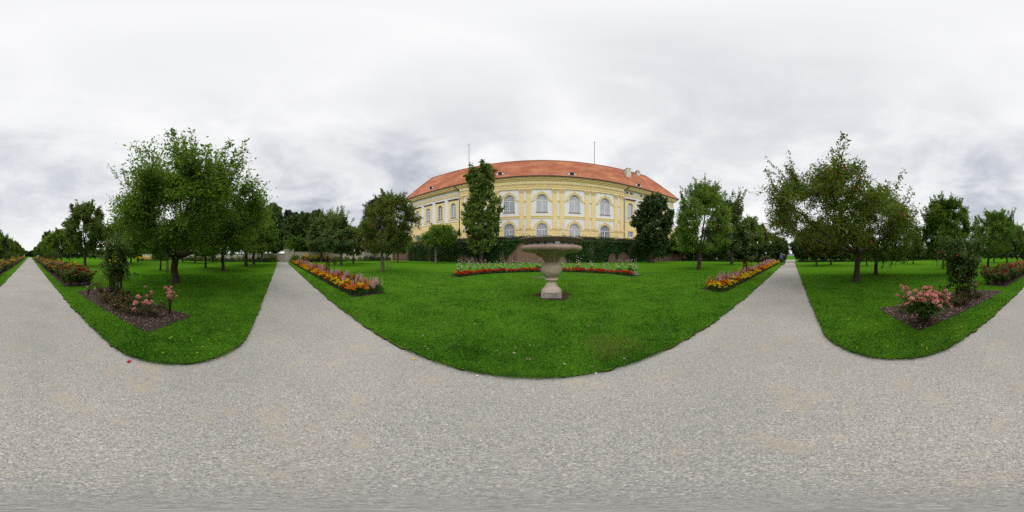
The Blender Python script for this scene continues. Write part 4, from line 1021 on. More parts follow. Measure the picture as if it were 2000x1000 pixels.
mb = MB(); mb.lathe([(.83, 1.75), (.92, 1.782), (1.0, 1.84), (1.05, 1.872), (1.068, 1.882), (1.07, 1.90), (1.055, 1.912), (.98, 1.905), (.70, 1.86), (.2, 1.82), (.02, 1.815)], 80); mb.build('upper_dish', M['marble_dark'], fount, True)
sl = G(1053, 543.5)
mb = MB(); mb.box(-.45, .45, -.22, .22, 0, .03); so = mb.build('stone_slab', M['stone_slab']); so.location = (sl[0], sl[1], .033); so.rotation_euler = (0, 0, R(-8)); tag(so, 'flat dark grey slab set in the lawn behind the fountain foot', 'slab')

# ------------------------------------------------------------------ orchard trees
UNIQUE = [
 # px, ybase, ytop, left, right, name, label, params
 (342, 553, 348, 212, 518, 'apple_tree', 'largest dark green apple tree with dense crown and thick trunk, left lawn', dict(zlow=1.75, th=1.35, r0=.21, n2=150, n3=2000, nl=52, leaf=.115, shoots=130, shoot_len=1.8, leafmat='leaf_dark', fruits=60, fruit_r=.035, k1=7, prof=prof_apple, lump=.34)),
 (1672, 551, 352, 1462, 1748, 'apple_tree', 'apple tree full of red apples with long branches reaching over the right path', dict(zlow=2.0, th=1.6, r0=.165, n2=140, n3=860, nl=48, leaf=.112, shoots=80, shoot_len=1.5, leafmat='leaf_apple', fruits=750, fruit_r=.038, k1=6, lump=.34, lean=(-.22, -.1))),
 (1711, 537, 372, 1642, 1795, 'apple_tree', 'leaning dark-trunked apple tree with a low drooping branch, behind the red apple tree', dict(zlow=.95, th=1.45, r0=.14, n2=130, n3=900, nl=42, leaf=.125, shoots=40, shoot_len=.8, leafmat='leaf_apple', fruits=160, fruit_r=.036, lump=.28, lean=(-.1, .1), droop=10)),
 (1853, 537, 385, 1792, 1902, 'apple_tree', 'dense apple tree right behind the climbing rose of the right bed', dict(zlow=1.25, th=1.3, r0=.13, n2=130, n3=900, nl=44, leaf=.125, shoots=40, shoot_len=.8, leafmat='leaf_dark')),
 (1930, 523, 413, 1893, 1990, 'apple_tree', 'round apple tree right of the climbing rose, near the right edge', dict(zlow=1.4, th=1.5, r0=.15, n2=120, n3=760, nl=36, leaf=.155, shoots=40, shoot_len=.9, leafmat='leaf_dark')),
 (746.5, 531, 378, 702, 828, 'apple_tree', 'apple tree speckled with reddish fruit, standing alone in front of the palace left end', dict(zlow=1.8, th=1.9, r0=.14, n2=150, n3=1000, nl=40, leaf=.14, shoots=40, shoot_len=.9, leafmat='leaf_olive', bark='bark_pale', fruits=520, fruit_r=.034, fruitmat='apple_red')),
 (1365, 526.5, 357, 1312, 1437, 'apple_tree', 'tall apple tree with green apples and thick trunk, left of the right flower bed', dict(zlow=2.0, th=2.1, r0=.23, n2=240, n3=1300, nl=42, leaf=.155, shoots=46, shoot_len=1.3, leafmat='leaf_apple', fruits=220, fruit_r=.05, fruitmat='apple_green')),
 (435, 530, 418, 385, 500, 'apple_tree', 'dark spreading apple tree with forked trunk beside the left path', dict(zlow=1.6, th=1.5, r0=.15, n2=140, n3=900, nl=40, leaf=.155, shoots=24, shoot_len=.7, leafmat='leaf_dark')),
 (851, 514.5, 441, 824, 902, 'orchard_tree', 'umbrella-shaped orchard tree with slim pale trunk, left of the ivy-clad tall tree', dict(zlow=3.2, th=3.6, r0=.24, n2=120, n3=700, nl=36, leaf=.22, shoots=20, shoot_len=1.0, leafmat='leaf_dark', bark='bark_pale', prof=prof_flat)),
]
for k, (px, yb, yt, l_, r_, nm, lb, kw) in enumerate(UNIQUE):
    x, y, d, Ht, rc, off = tree_dims(px, yb, yt, l_, r_)
    parts = grow(100+k, Ht*.93, rc*.95, off=off, **kw)
    tag(place(parts, nm, (x, y, .03), 0), lb, 'tree')
# tall ivy-clad trees
def prof_tower(t): return np.interp(t, [0, .08, .22, .42, .58, .70, .80, .90, .96, 1], [.35, .70, .92, .90, .76, .66, .76, .80, .72, .45])
x, y, d, Ht, rc, off = tree_dims(940, 514.5, 320, 899, 979)
tag(place(grow(201, Ht, rc, 1.9, 3.5, .42, n2=260, n3=1400, nl=42, leaf=.27, prof=prof_tower, shoots=10, shoot_len=.6, leafmat='leaf_ivy_light', bark='bark_dark', k1=5, lump=.20, asp=.8, flat=.3), 'ivy_clad_tree', (x, y, .03), 0), 'very tall narrow ivy-clad tree standing in front of the palace', 'tree')
def prof_egg(t): return np.interp(t, [0, .1, .3, .55, .8, .92, 1], [.45, .85, 1, .97, .85, .55, .15])
x, y, d, Ht, rc, off = tree_dims(1272, 513.5, 384, 1243, 1320)
tag(place(grow(202, Ht, rc, 2.3, 2.8, .50, n2=220, n3=1300, nl=42, leaf=.32, prof=prof_egg, off=(off[0]*.6, off[1]*.6), shoots=30, shoot_len=1.2, leafmat='leaf_ivy_tree', bark='bark_dark', k1=6, lump=.12, asp=.8, flat=.3), 'ivy_clad_tree', (x, y, .03), 0), 'stout dark ivy-covered tree at the right end of the palace front', 'tree')
# shared forms for the other orchard trees
PROTO = {
 'a': (dict(Ht=5.0, Rc=2.1, zlow=1.45, th=1.4, r0=.13, n2=110, n3=680, nl=32, leaf=.17, shoots=26, shoot_len=.8, leafmat='leaf_apple'), 31),
 'b': (dict(Ht=5.6, Rc=1.8, zlow=1.5, th=1.5, r0=.12, n2=110, n3=680, nl=32, leaf=.17, shoots=44, shoot_len=1.3, leafmat='leaf_grey', prof=prof_upright), 32),
 'c': (dict(Ht=4.6, Rc=2.3, zlow=1.3, th=1.3, r0=.13, n2=110, n3=680, nl=32, leaf=.17, shoots=14, shoot_len=.6, leafmat='leaf_dark', prof=prof_round), 33),
 'd': (dict(Ht=4.8, Rc=2.1, zlow=1.3, th=1.3, r0=.12, n2=110, n3=680, nl=32, leaf=.17, shoots=20, shoot_len=.7, leafmat='leaf_olive', fruits=90, fruit_r=.04), 34),
 'e': (dict(Ht=4.4, Rc=2.1, zlow=1.2, th=1.25, r0=.11, n2=100, n3=620, nl=32, leaf=.17, shoots=14, shoot_len=.6, leafmat='leaf_autumn'), 35),
 'f': (dict(Ht=4.6, Rc=2.0, zlow=1.2, th=1.25, r0=.11, n2=110, n3=640, nl=34, leaf=.17, shoots=20, shoot_len=.6, leafmat='leaf_bright', prof=prof_round), 36),
 'y': (dict(Ht=3.0, Rc=.8, zlow=1.2, th=1.2, r0=.035, n2=24, n3=90, nl=22, leaf=.11, shoots=8, shoot_len=.5, leafmat='leaf_bright', bark='bark_pale'), 37),
 'lime': (dict(Ht=5.2, Rc=2.3, zlow=.75, th=1.2, r0=.14, n2=110, n3=700, nl=34, leaf=.20, shoots=10, shoot_len=.5, leafmat='leaf_forest', bark='bark_dark', prof=prof_round, lump=.1), 38),
 'tall': (dict(Ht=20, Rc=6, zlow=2.5, th=4, r0=.5, n2=220, n3=1100, nl=40, leaf=.62, shoots=20, shoot_len=1.6, leafmat='leaf_forest', bark='bark_dark', prof=prof_egg, lump=.3, asp=.6), 39),
 'copper': (dict(Ht=20, Rc=6, zlow=2.5, th=4, r0=.5, n2=200, n3=1000, nl=40, leaf=.62, shoots=10, shoot_len=1.2, leafmat='leaf_copper', bark='bark_dark', prof=prof_egg, lump=.3, asp=.6), 40),
 'wood': (dict(Ht=9, Rc=3.6, zlow=.6, th=1.4, r0=.22, n2=110, n3=640, nl=34, leaf=.40, shoots=20, shoot_len=1.0, leafmat='leaf_forest', bark='bark_dark', prof=prof_egg, lump=.25, asp=.6), 41),
}
BUILT = {}
def proto(k):
    if k not in BUILT:
        kw, seed = PROTO[k]; kw = dict(kw); BUILT[k] = (grow(seed, kw.pop('Ht')*.94, kw.pop('Rc')*.97, **kw), PROTO[k][0]['Ht'], PROTO[k][0]['Rc'])
    return BUILT[k]
tr_rng = random.Random(5)
def stand(k, px, yb, yt, l_, r_, label, name='orchard_tree', group=None, dist=None):
    parts, h0, r0 = proto(k)
    if dist: yb = 500+math.degrees(math.atan(H/dist))/.18
    x, y, d, Ht, rc, off = tree_dims(px, yb, yt, l_, r_)
    s = rc/r0; sz = Ht/h0
    m = (s*s*sz)**(1/3); s = max(s, .62*sz); s = min(s, 1.5*sz)
    o = place(parts, name, (x+off[0]*.5, y+off[1]*.5, .0), tr_rng.random()*6.28, (s, s, sz))
    return tag(o, label, 'tree', group)
SHARED = [
 ('d', 158, 520, 400, 128, 222, 'olive green orchard tree between the climbing rose and the long path'),
 ('a', 118, 512, 448, 92, 150, 'orchard tree along the long path, just left of the olive green one'),
 ('a', 245, 518, 425, 205, 290, 'orchard tree whose trunk shows right of the left climbing rose'),
 ('c', 254, 515, 442, 225, 290, 'orchard tree close behind the trunk right of the left climbing rose'),
 ('c', 312, 529, 440, 282, 348, 'orchard tree just left of the largest apple tree trunk'),
 ('a', 268, 512, 450, 245, 295, 'slim far orchard tree in front of the orange flower strip'),
 ('c', 356, 512.5, 448, 330, 385, 'far orchard tree just right of the largest apple tree trunk'),
 ('a', 380, 515, 440, 350, 412, 'orchard tree between the largest apple tree and the forked one'),
 ('c', 402, 524, 430, 362, 440, 'orchard tree just left of the forked-trunk apple tree'),
 ('a', 414, 512.5, 452, 392, 440, 'pale far orchard tree seen past the forked-trunk apple tree'),
 ('a', 472, 521, 402, 438, 540, 'taller orchard tree right of the forked-trunk apple tree'),
 ('f', 489, 517, 412, 455, 548, 'light green orchard tree near the far end of the left path'),
 ('c', 508, 512, 440, 482, 548, 'last orchard tree before the end of the left path, on its left'),
 ('f', 577, 510.5, 462, 556, 603, 'bright green small tree at the end of the left path'),
 ('b', 629, 512, 424, 594, 660, 'greyish upright orchard tree nearest the left path end'),
 ('b', 652, 509.5, 418, 624, 682, 'greyish upright orchard tree with spiky top far behind the left flower bed'),
 ('b', 662, 519, 424, 634, 706, 'upright orchard tree with pale trunk behind the left flower bed'),
 ('e', 690, 515.5, 444, 660, 720, 'small yellowing orchard tree with forked trunk behind the left flower bed'),
 ('a', 731, 509.5, 452, 712, 752, 'small far orchard tree before the bright gap in the left brick wall'),
 ('a', 778, 513, 447, 752, 802, 'small orchard tree right of the reddish-fruited apple tree'),
 ('a', 1329, 510, 443, 1304, 1352, 'small orchard tree right of the stout ivy-covered tree'),
 ('c', 1339, 509, 452, 1320, 1362, 'second small orchard tree right of the stout ivy-covered tree'),
 ('b', 1427, 517.5, 393, 1388, 1474, 'upright orchard tree with spiky top behind the right flower bed'),
 ('a', 1406, 510.5, 440, 1382, 1430, 'pale-trunked orchard tree between the two trees behind the right flower bed'),
 ('a', 1461, 508.5, 428, 1438, 1492, 'far orchard tree behind the middle of the right flower bed'),
 ('e', 1483, 508, 440, 1460, 1508, 'yellowish far orchard tree behind the far end of the right flower bed'),
 ('c', 1503, 507.5, 455, 1486, 1526, 'dark far orchard tree left of the two people'),
 ('e', 1595, 520, 436, 1560, 1630, 'yellowish orchard tree first on the right of the right path'),
 ('e', 1622, 517.5, 442, 1590, 1658, 'yellowish orchard tree second on the right of the right path'),
 ('a', 1566, 511, 455, 1550, 1590, 'far orchard tree right beside the right path opening'),
 ('a', 1692, 519.5, 452, 1668, 1718, 'small orchard tree seen between the two leaning apple tree trunks'),
 ('d', 1784, 516, 450, 1760, 1808, 'small far orchard tree above the pink rose bush'),
 ('a', 1842, 525, 418, 1812, 1872, 'orchard tree directly left of the dense one behind the right climbing rose'),
 ('c', 1941, 513, 434, 1915, 1968, 'orchard tree just behind the round one near the right edge'),
 ('b', 1965, 516, 422, 1942, 1994, 'upright orchard tree second from the right edge'),
 ('a', 1987, 511.5, 440, 1966, 2008, 'orchard tree at the right edge'),
]
for k, px, yb, yt, l_, r_, lb in SHARED: stand(k, px, yb, yt, l_, r_, lb)
for px, yb, yt, hwp, k in ((1999, 510, 455, 16, 'a'), (8, 511, 462, 13, 'b'), (20, 508.5, 466, 11, 'a'), (30, 507, 472, 9, 'd'), (38, 505.5, 478, 7, 'a'), (44, 504.6, 484, 6, 'c')):
    stand(k, px, yb, yt, px-hwp, px+hwp, 'orchard tree in the far row left of the long path', group='row left of the long path')
for px, yb, yt, hwp, k in ((136, 513, 452, 15, 'a'), (104, 509, 456, 14, 'a'), (96, 507.5, 462, 13, 'c'), (87, 506, 468, 11, 'a'), (80, 505, 474, 9, 'd'), (73, 504.4, 480, 8, 'c')):
    stand(k, px, yb, yt, px-hwp, px+hwp, 'orchard tree in the far row right of the long path', group='row right of the long path')
for px, yb, yt, lb in ((757, 524, 468, 'slim young tree beside the reddish-fruited apple tree'), (1355, 517, 452, 'slim young tree just left of the thick trunk with green apples'), (327, 534, 470, 'slim young tree with stakes left of the largest apple tree trunk'),
                       (1731, 525, 466, 'slim young tree between two stakes on the right lawn'), (1829, 519.5, 474, 'far slim staked young tree left of the right climbing rose')):
    o = stand('y', px, yb, yt, px-11, px+11, lb, 'young_tree')
def stakes(px, yb, hgt, n=2, w=.45, lb=''):
    x, y, d = G(px, yb)
    for i in range(n):
        a = 2*math.pi*i/n+.3; q = empty('tree_stake', (x+w*math.cos(a), y+w*math.sin(a), 0), random.random()); tag(q, lb, 'stake', lb)
        mb = MB(); mb.tube([(0, 0, -.05), (0, 0, hgt)], .032, 8); mb.build('post', M['stake'], q)
        mb = MB(); mb.lathe([(.033, hgt), (.025, hgt+.02), (.0, hgt+.03)], 8); mb.build('post_top', M['stake'], q)
stakes(327, 534, 1.5, 2, .25, 'wooden stake beside the young tree left of the largest apple tree')
stakes(1731, 525, 1.15, 2, .35, 'wooden stake of the young tree on the right lawn')
stakes(1829, 519.5, 1.2, 3, .5, 'thin wooden stake of the far young tree by the right climbing rose')
stakes(757, 524, 1.3, 2, .4, 'thin wooden stake beside the reddish-fruited apple tree')
# lime hedge with bare stems closing the right side, arched over the path
lt = 37.2; i = 0
for w in np.arange(-27, 62, 2.3):
    if -2.6 < w < 1.5: continue
    parts, h0, r0 = proto('lime')
    p = at(C_, lt+tr_rng.random()*.8, float(w)); s = .82+.12*tr_rng.random()
    tag(place(parts, 'lime_tree', p, tr_rng.random()*6.28, (s, s, s*(.88+.12*tr_rng.random()))), 'clipped dark lime tree in the row left of the right path opening' if w < 0 else 'clipped dark lime tree in the row right of the right path opening', 'tree', 'limes left of the path opening' if w < 0 else 'limes right of the path opening')
parts, h0, r0 = proto('lime')
for w, lb in ((-2.75, 'dark lime tree leaning over the right path opening from its left'), (1.85, 'dark lime tree leaning over the right path opening from its right')):
    p = at(C_, lt+1, w); s = 1.05
    g2 = [(n, m) for n, m in parts]; tag(place(g2, 'lime_tree', p, 1.0+w, (s, s, 1.12)), lb, 'tree')
hp = at(C_, lt-.2, 0)
hedge_run('low_hedge', None, 1.2, 60, -.25, .25, 0, .55, 9000, 'leaf_ivy', 'low dark clipped hedge at the foot of the limes right of the path', .15, 8, 'hedge', hp, R(-AZ_C))
hedge_run('low_hedge', None, -30, -2.2, -.25, .25, 0, .55, 5000, 'leaf_ivy', 'low dark clipped hedge at the foot of the limes left of the path', .15, 9, 'hedge', hp, R(-AZ_C))
# cream garden wall closing the left side
def seg_wall(name, fr, t, w0, w1, z1, m, label, az, th=.4):
    o = at(fr, t, 0); r = empty(name, o, R(-az)); tag(r, label, 'wall')
    mb = MB(); mb.box(w0, w1, 0, th, -.2, z1-.12); mb.build('masonry', M[m], r)
    mb = MB(); mb.box(w0-.06, w1+.06, -.09, th+.09, z1-.118, z1+.06); mb.build('coping', M['cream'] if m == 'cream' else M['stone_grey'], r)
    return r
seg_wall('garden_wall', B_, 40, 3.4, 33, 2.35, 'cream', 'weathered cream garden wall right of the left path end', AZ_B)
seg_wall('garden_wall', B_, 40, -45, 1.0, 2.0, 'cream', 'weathered cream garden wall left of the left path end', AZ_B)
gp = empty('gate_pier', at(B_, 39.8, 1.6), R(-AZ_B)); tag(gp, 'taller cream wall pier at the end of the left path', 'pier')
mb = MB(); mb.box(-.6, 1.7, 0, .7, -.1, 2.9); mb.build('shaft', M['cream'], gp)
mb = MB(); mb.box(-.7, 1.8, -.1, .8, 2.903, 3.1); mb.build('cap', M['cream'], gp)
wp = G(47, 503.6); mb = MB()
po = empty('white_statue', (wp[0], wp[1], 0)); tag(po, 'small white statue on a pedestal far down the long path', 'statue')
mb.box(-.35, .35, -.35, .35, 0, 1.0); mb.build('pedestal', M['frame'], po)
mb = MB(); mb.lathe([(.25, 1.0), (.3, 1.4), (.22, 1.9), (.33, 2.3), (.30, 2.55), (.12, 2.62), (.14, 2.75), (.15, 2.88), (.10, 3.0), (.02, 3.03)], 14); mb.build('figure', M['frame'], po, True)
# tall trees behind
for k, px, dd, yt, l_, r_, lb in (('tall', 535, 66, 394, 514, 558, 'tall rounded dark tree behind the garden wall, left of the path end'), ('copper', 563, 72, 409, 546, 582, 'tall brownish-leaved tree behind the end of the left path'),
        ('tall', 594, 60, 412, 570, 618, 'tall dark feathery tree behind the end of the left path'), ('tall', 620, 64, 407, 598, 640, 'tall dark tree right of the end of the left path'),
        ('tall', 578, 57, 414, 548, 606, 'tall dark tree straight behind the end of the left path'), ('tall', 645, 62, 428, 618, 672, 'lower dark tree behind the greyish upright orchard trees'), ('tall', 500, 64, 416, 472, 530, 'tall dark tree behind the light green orchard tree of the left path'),
        ('copper', 740, 66, 384, 708, 774, 'dark purple copper beech behind the reddish-fruited apple tree'), ('wood', 93, 85, 450, 82, 106, 'tall rounded tree towering over the row right of the long path'),
        ('wood', 27, 95, 470, 18, 37, 'tall tree towering over the row left of the long path')):
    stand(k, px, 0, yt, l_, r_, lb, 'forest_tree', dist=dd)
for px, yt, dd in ((40, 483, 140), (46, 487, 160), (52, 489, 165), (58, 490, 170), (63, 488, 165), (70, 483, 150), (78, 479, 130), (85, 476, 120)):
    stand('wood', px, 0, yt, px-6, px+6, 'dark tree closing the far end of the long path', 'forest_tree', 'trees closing the long path', dist=dd)
for px in range(98, 400, 11):
    stand('wood', px, 0, 486-4*tr_rng.random()-(6 if px > 250 else 0), px-9, px+9, 'dark tree in the woods beyond the left orchard', 'forest_tree', 'woods beyond the left orchard', dist=66+26*tr_rng.random())
for px in list(range(1790, 2000, 11))+[0, 9, 18]:
    stand('wood', px, 0, 487-4*tr_rng.random(), px-9, px+9, 'dark tree in the woods beyond the right orchard', 'forest_tree', 'woods beyond the right orchard', dist=62+26*tr_rng.random())
# shrubs along the garden wall
def shrub_mesh(seed, n, rx, rz, leaf, mat):
    g = np.random.default_rng(seed); u = unit(g.normal(size=(n, 3))); u[:, 2] = np.abs(u[:, 2])
    r = (.55+.45*g.random(n)**.5)*(1+.22*np.sin(4*np.arctan2(u[:, 1], u[:, 0])+seed)+.15*np.sin(9*u[:, 2]+seed))
    P = u*r[:, None]*np.array((rx, rx, rz)); L = leaf*(.6+.8*g.random(n))
    return np_mesh('foliage', leafset(P, u+g.normal(size=(n, 3))*.6, L, L*.5, g, .4), quads(4*n), M[mat])
def stems_mesh(seed, rx, rz, n=7, r=.02, mat='bark_dark'):
    g = np.random.default_rng(seed); ls = []
    for k in range(n):
        e = np.array((g.normal()*rx*.45, g.normal()*rx*.45, rz*(.6+.35*g.random()))); ls.append((bez(np.array((0, 0, -.05)), np.array((e[0]*.2, e[1]*.2, e[2]*.5)), e, 5), np.linspace(r, r*.35, 5)))
    v, f = tubes_np(ls, 5); return np_mesh('stems', v, f, M[mat], smooth=True)
sh = [(shrub_mesh(61+k, 1500, .95, 1.15, .17, m), stems_mesh(61+k, .9, 1.1)) for k, m in enumerate(('leaf_forest', 'leaf_grey', 'leaf_dark'))]
for i, w in enumerate(list(np.arange(-34, -1.2, 1.7))+list(np.arange(3.6, 31, 1.9))):
    k = tr_rng.randrange(3); s = .75+.55*tr_rng.random()
    o = place([('foliage', sh[k][0]), ('stems', sh[k][1])], 'shrub', at(B_, 38.6+.5*tr_rng.random(), float(w)), tr_rng.random()*6, (s, s, s))
    tag(o, 'dark shrub in the border before the cream wall, left of the left path' if w < 0 else 'dark shrub in the border before the cream wall, right of the left path', 'shrub', 'border shrubs left' if w < 0 else 'border shrubs right')

# ------------------------------------------------------------------ flower kit
def petals(C, r, n, g, up=.3, w=.9):
    """n petals round each centre"""
    m = len(C); idx = np.repeat(np.arange(m), n)
    d = g.normal(size=(m*n, 3)); d[:, 2] = np.abs(d[:, 2])*.7+up*g.random(m*n)*1.5-.1; d = unit(d)
    r = np.broadcast_to(np.asarray(r, float), (m,))[idx]
    return leafset(C[idx]+d*r[:, None]*.15, d, r, r*w, g, .2, .2)
def dome(g, n, rx, rz, leaf, z0=0.0, asp=.45):
    u = unit(g.normal(size=(n, 3))); u[:, 2] = np.abs(u[:, 2]); P = u*(.45+.55*g.random(n)[:, None])*np.array((rx, rx, rz)); P[:, 2] += z0
    L = leaf*(.6+.8*g.random(n)); return leafset(P, u+g.normal(size=(n, 3))*.5+np.array((0, 0, .2)), L, L*asp, g, .3)
FL = {}
def fl_proto(key, seed, folmat, flomat, fol, flo):
    FL.setdefault(key, []).append([('foliage', np_mesh('foliage', fol, quads(len(fol)), M[folmat])), ('flowers', np_mesh('flowers', flo, quads(len(flo)), M[flomat]))])
def tops(g, k, rx, z, zj): 
    a = g.random(k)*6.28; r = rx*np.sqrt(g.random(k)); return np.stack((r*np.cos(a), r*np.sin(a), z*(1-.45*(r/rx)**2)+zj*g.random(k)), 1)
for v in range(3):
    g = np.random.default_rng(300+v)
    for key, pm in (('orange marigold', 'p_orange'), ('yellow marigold', 'p_yellow')):
        fl_proto(key, v, 'leaf_bed', pm, dome(g, 90, .17, .22, .08), petals(tops(g, 15, .19, .23, .06), .044, 12, g, .5))
    fl_proto('red bedding plant', v, 'leaf_bed', 'p_red', dome(g, 80, .16, .19, .08), petals(tops(g, 20, .18, .20, .06), .038, 9, g, .5))
    fl_proto('red begonia', v, 'leaf_bed', 'p_red', dome(g, 70, .19, .22, .09), petals(tops(g, 27, .20, .22, .07), .050, 8, g, .5))
    fl_proto('orange begonia', v, 'leaf_bed', 'p_orange', dome(g, 60, .15, .22, .08), petals(tops(g, 16, .14, .24, .07), .042, 9, g, .5))
    fl_proto('silver ragwort', v, 'leaf_silver', 'leaf_silver', dome(g, 130, .19, .27, .11, 0, .35), dome(g, 30, .15, .3, .09, .03, .3))
    for key, pm in (('pink snapdragon', 'p_pink'), ('crimson snapdragon', 'p_crimson'), ('peach snapdragon', 'p_peach')):
        sp = []
        for q in tops(g, 7, .15, .27, .08):
            hh = .14+.12*g.random(); z = np.linspace(0, hh, 9); c = np.stack((np.full(9, q[0]), np.full(9, q[1]), q[2]+z), 1); sp.append(petals(c, .036*(1-.55*z/hh), 6, g, .0))
        fl_proto(key, v, 'leaf_bed', pm, np.concatenate((dome(g, 80, .17, .26, .08), dome(g, 50, .14, .40, .07))), np.concatenate(sp))
    sp = []
    for q in tops(g, 5, .10, .42, .15):
        hh = .22+.12*g.random(); z = np.linspace(0, hh, 12); c = np.stack((q[0]+.02*np.sin(z*20), np.full(12, q[1]), q[2]+z), 1); sp.append(petals(c, .030*(1-.6*z/hh), 5, g, .4, .5))
    fl_proto('red plume plant', v, 'leaf_red', 'p_crimson', np.concatenate((dome(g, 50, .13, .3, .09), dome(g, 40, .10, .5, .08))), np.concatenate(sp))
    st, fw = [], []
    for k in range(13):
        a = g.random()*6.28; h_ = .45+.62*g.random(); o_ = (.08+.34*g.random())
        z = np.linspace(.05, h_, 16); rr_ = o_*(z/h_)**1.5; c = np.stack((rr_*math.cos(a), rr_*math.sin(a), z), 1)
        st.append(leafset(c[:-1], np.diff(c, axis=0), np.linalg.norm(np.diff(c, axis=0), axis=1)*1.25, .010, g, 0, 0)); st.append(leafset(c[:8], g.normal(size=(8, 3)), .07, .02, g, .3))
        kq = c[g.integers(10, 16, 2)].repeat(1, 0)+g.normal(size=(2, 3))*.02; fw.append(petals(kq, .042, 5, g, .3))
    fl_proto('white gaura', v, 'leaf_gaura', 'p_white', np.concatenate(st), np.concatenate(fw))
    fl_proto('yellow dahlia', v, 'leaf_bed', 'p_yellow', np.concatenate((dome(g, 90, .18, .42, .13), dome(g, 40, .1, .52, .09))), petals(tops(g, 3, .10, .54, .08), .055, 14, g, .5))
    fl_proto('yellow coneflower', v, 'leaf_bed', 'p_yellow', dome(g, 160, .5, .8, .16), petals(tops(g, 46, .5, .82, .25), .09, 10, g, .4))
def plant(key, loc, label, group, sc=1.0, name='flower'):
    if 'curved bed' in label:
        w = float((np.array(loc[:2])-np.array(FC0[:2]))@RP); e = ', left of the fountain' if w < -2.2 else (', right of the fountain' if w > 2.2 else ''); e2 = e or ', right behind the fountain'; label += e2; group += e2; label = label.replace(' behind the fountain, ', ', ')
        label = label.replace(' along the inner edge of the', ' edging the')
    v = tr_rng.choice(FL[key]); s = sc*(.75+.5*tr_rng.random())
    o = place(v, name, (loc[0], loc[1], .045), tr_rng.random()*6.28, (s, s, s*(.9+.2*tr_rng.random())))
    return tag(o, label, 'flower', group)
def strip(fr, t0, t1, w0, w1, side):
    """mixed bedding: low marigolds by the grass edge, snapdragons and plumes behind"""
    t = t0; sg = 1 if w1 > w0 else -1; wid = abs(w1-w0); which = 'left' if side == 'left' else 'right'
    run = 0; key = 'orange marigold'
    names = {'orange marigold': 'low orange marigold clump', 'yellow marigold': 'low yellow marigold clump', 'red bedding plant': 'low red flower clump', 'pink snapdragon': 'pink snapdragon clump', 'peach snapdragon': 'peach snapdragon clump', 'crimson snapdragon': 'crimson snapdragon clump', 'red plume plant': 'tall thin red-plumed plant'}
    def put(k, tt, ww, sc):
        lb = names[k]+(' at the near end of' if tt < 9 else (' halfway along' if tt < 18 else ' towards the far end of'))+' the flower bed beside the '+which+' path'
        plant(k, at(fr, tt, w0+sg*ww*wid), lb, lb, sc, k.split()[-1] if k.split()[-1] != 'plant' else 'bedding_plant')
    while t < t1:
        stp = .30 if t < 12 else (.38 if t < 20 else .5); sc = 1.0 if t < 12 else (1.15 if t < 20 else 1.4)
        if run <= 0: key = tr_rng.choices(['orange marigold', 'yellow marigold', 'red bedding plant'], [4, 4.4, 2.6])[0]; run = tr_rng.randrange(1, 3)
        run -= 1
        put(key, t+.08*tr_rng.random(), .07+.06*tr_rng.random(), sc)
        if t < 20 or tr_rng.random() < .6: put(tr_rng.choices(['orange marigold', 'yellow marigold', 'red bedding plant', 'pink snapdragon'], [3.4, 3.6, 1.6, 2])[0], t+.15*tr_rng.random(), .32+.1*tr_rng.random(), sc*1.05)
        put(tr_rng.choices(['pink snapdragon', 'peach snapdragon', 'crimson snapdragon', 'orange marigold', 'yellow marigold'], [5, 2, .7, 1, .8])[0], t+.1*tr_rng.random(), .56+.1*tr_rng.random(), sc*.95)
        if tr_rng.random() < .8: put(tr_rng.choices(['pink snapdragon', 'peach snapdragon', 'red plume plant', 'yellow marigold'], [6, 2.4, 1.5, .8])[0], t+.1*tr_rng.random(), .83+.1*tr_rng.random(), sc*1.0)
        t += stp
strip(B_, 4.88, 31.6, 2.32, 3.55, 'left'); strip(C_, 5.62, 31.2, -2.48, -3.62, 'right')
def ringpt(a, r): return (FC0[0]+r*math.sin(R(a)+AZP), FC0[1]+r*math.cos(R(a)+AZP), 0)
a = -81
while a < 81.5:
    plant('red begonia', ringpt(a, 5.50+.05*tr_rng.random()), 'red begonia clump along the inner edge of the curved bed behind the fountain', 'red begonias in the curved bed', 1.0, 'begonia')
    if tr_rng.random() < .45: plant('red begonia', ringpt(a+1.3, 5.74), 'red begonia clump along the inner edge of the curved bed behind the fountain', 'red begonias in the curved bed', 1.05, 'begonia')
    a += 3.5
a = -80
while a < 80:
    k = tr_rng.choices(['silver ragwort', 'orange begonia', 'red begonia'], [4, 3.2, .6])[0]
    lb = {'silver ragwort': 'silver-leaved clump in the curved bed behind the fountain', 'orange begonia': 'orange flower clump in the curved bed behind the fountain', 'red begonia': 'red begonia clump along the inner edge of the curved bed behind the fountain'}[k]
    plant(k, ringpt(a, 5.86+.16*tr_rng.random()), lb, {'silver ragwort': 'silver clumps in the curved bed', 'orange begonia': 'orange clumps in the curved bed', 'red begonia': 'red begonias in the curved bed'}[k], 1.0, k.split()[1]); a += 3.7
a = -76
while a < 76:
    plant('white gaura', ringpt(a+2*tr_rng.random(), 6.1+.25*tr_rng.random()), 'airy white-flowered tall plant in the curved bed behind the fountain', 'white airy flowers in the curved bed', 1.0, 'gaura')
    if tr_rng.random() < .33: plant('yellow dahlia', ringpt(a+2.4, 6.15+.2*tr_rng.random()), 'yellow dahlia in the curved bed behind the fountain', 'yellow dahlias in the curved bed', .95, 'dahlia')
    a += 5.6
for k in range(18):
    q = G(268+k*3.4, 510.2+.5*tr_rng.random()); plant('yellow coneflower', q, 'yellow-orange flower clump in the far strip behind the largest apple tree', 'far yellow flower strip', 1.0, 'yellow_flower')
for k in range(9): plant('yellow coneflower', at(B_, 36.5+.6*tr_rng.random(), 5.2+k*.75), 'tall yellow-flowered clump before the cream wall right of the left path', 'yellow flowers before the cream wall', 1.35, 'yellow_flower')

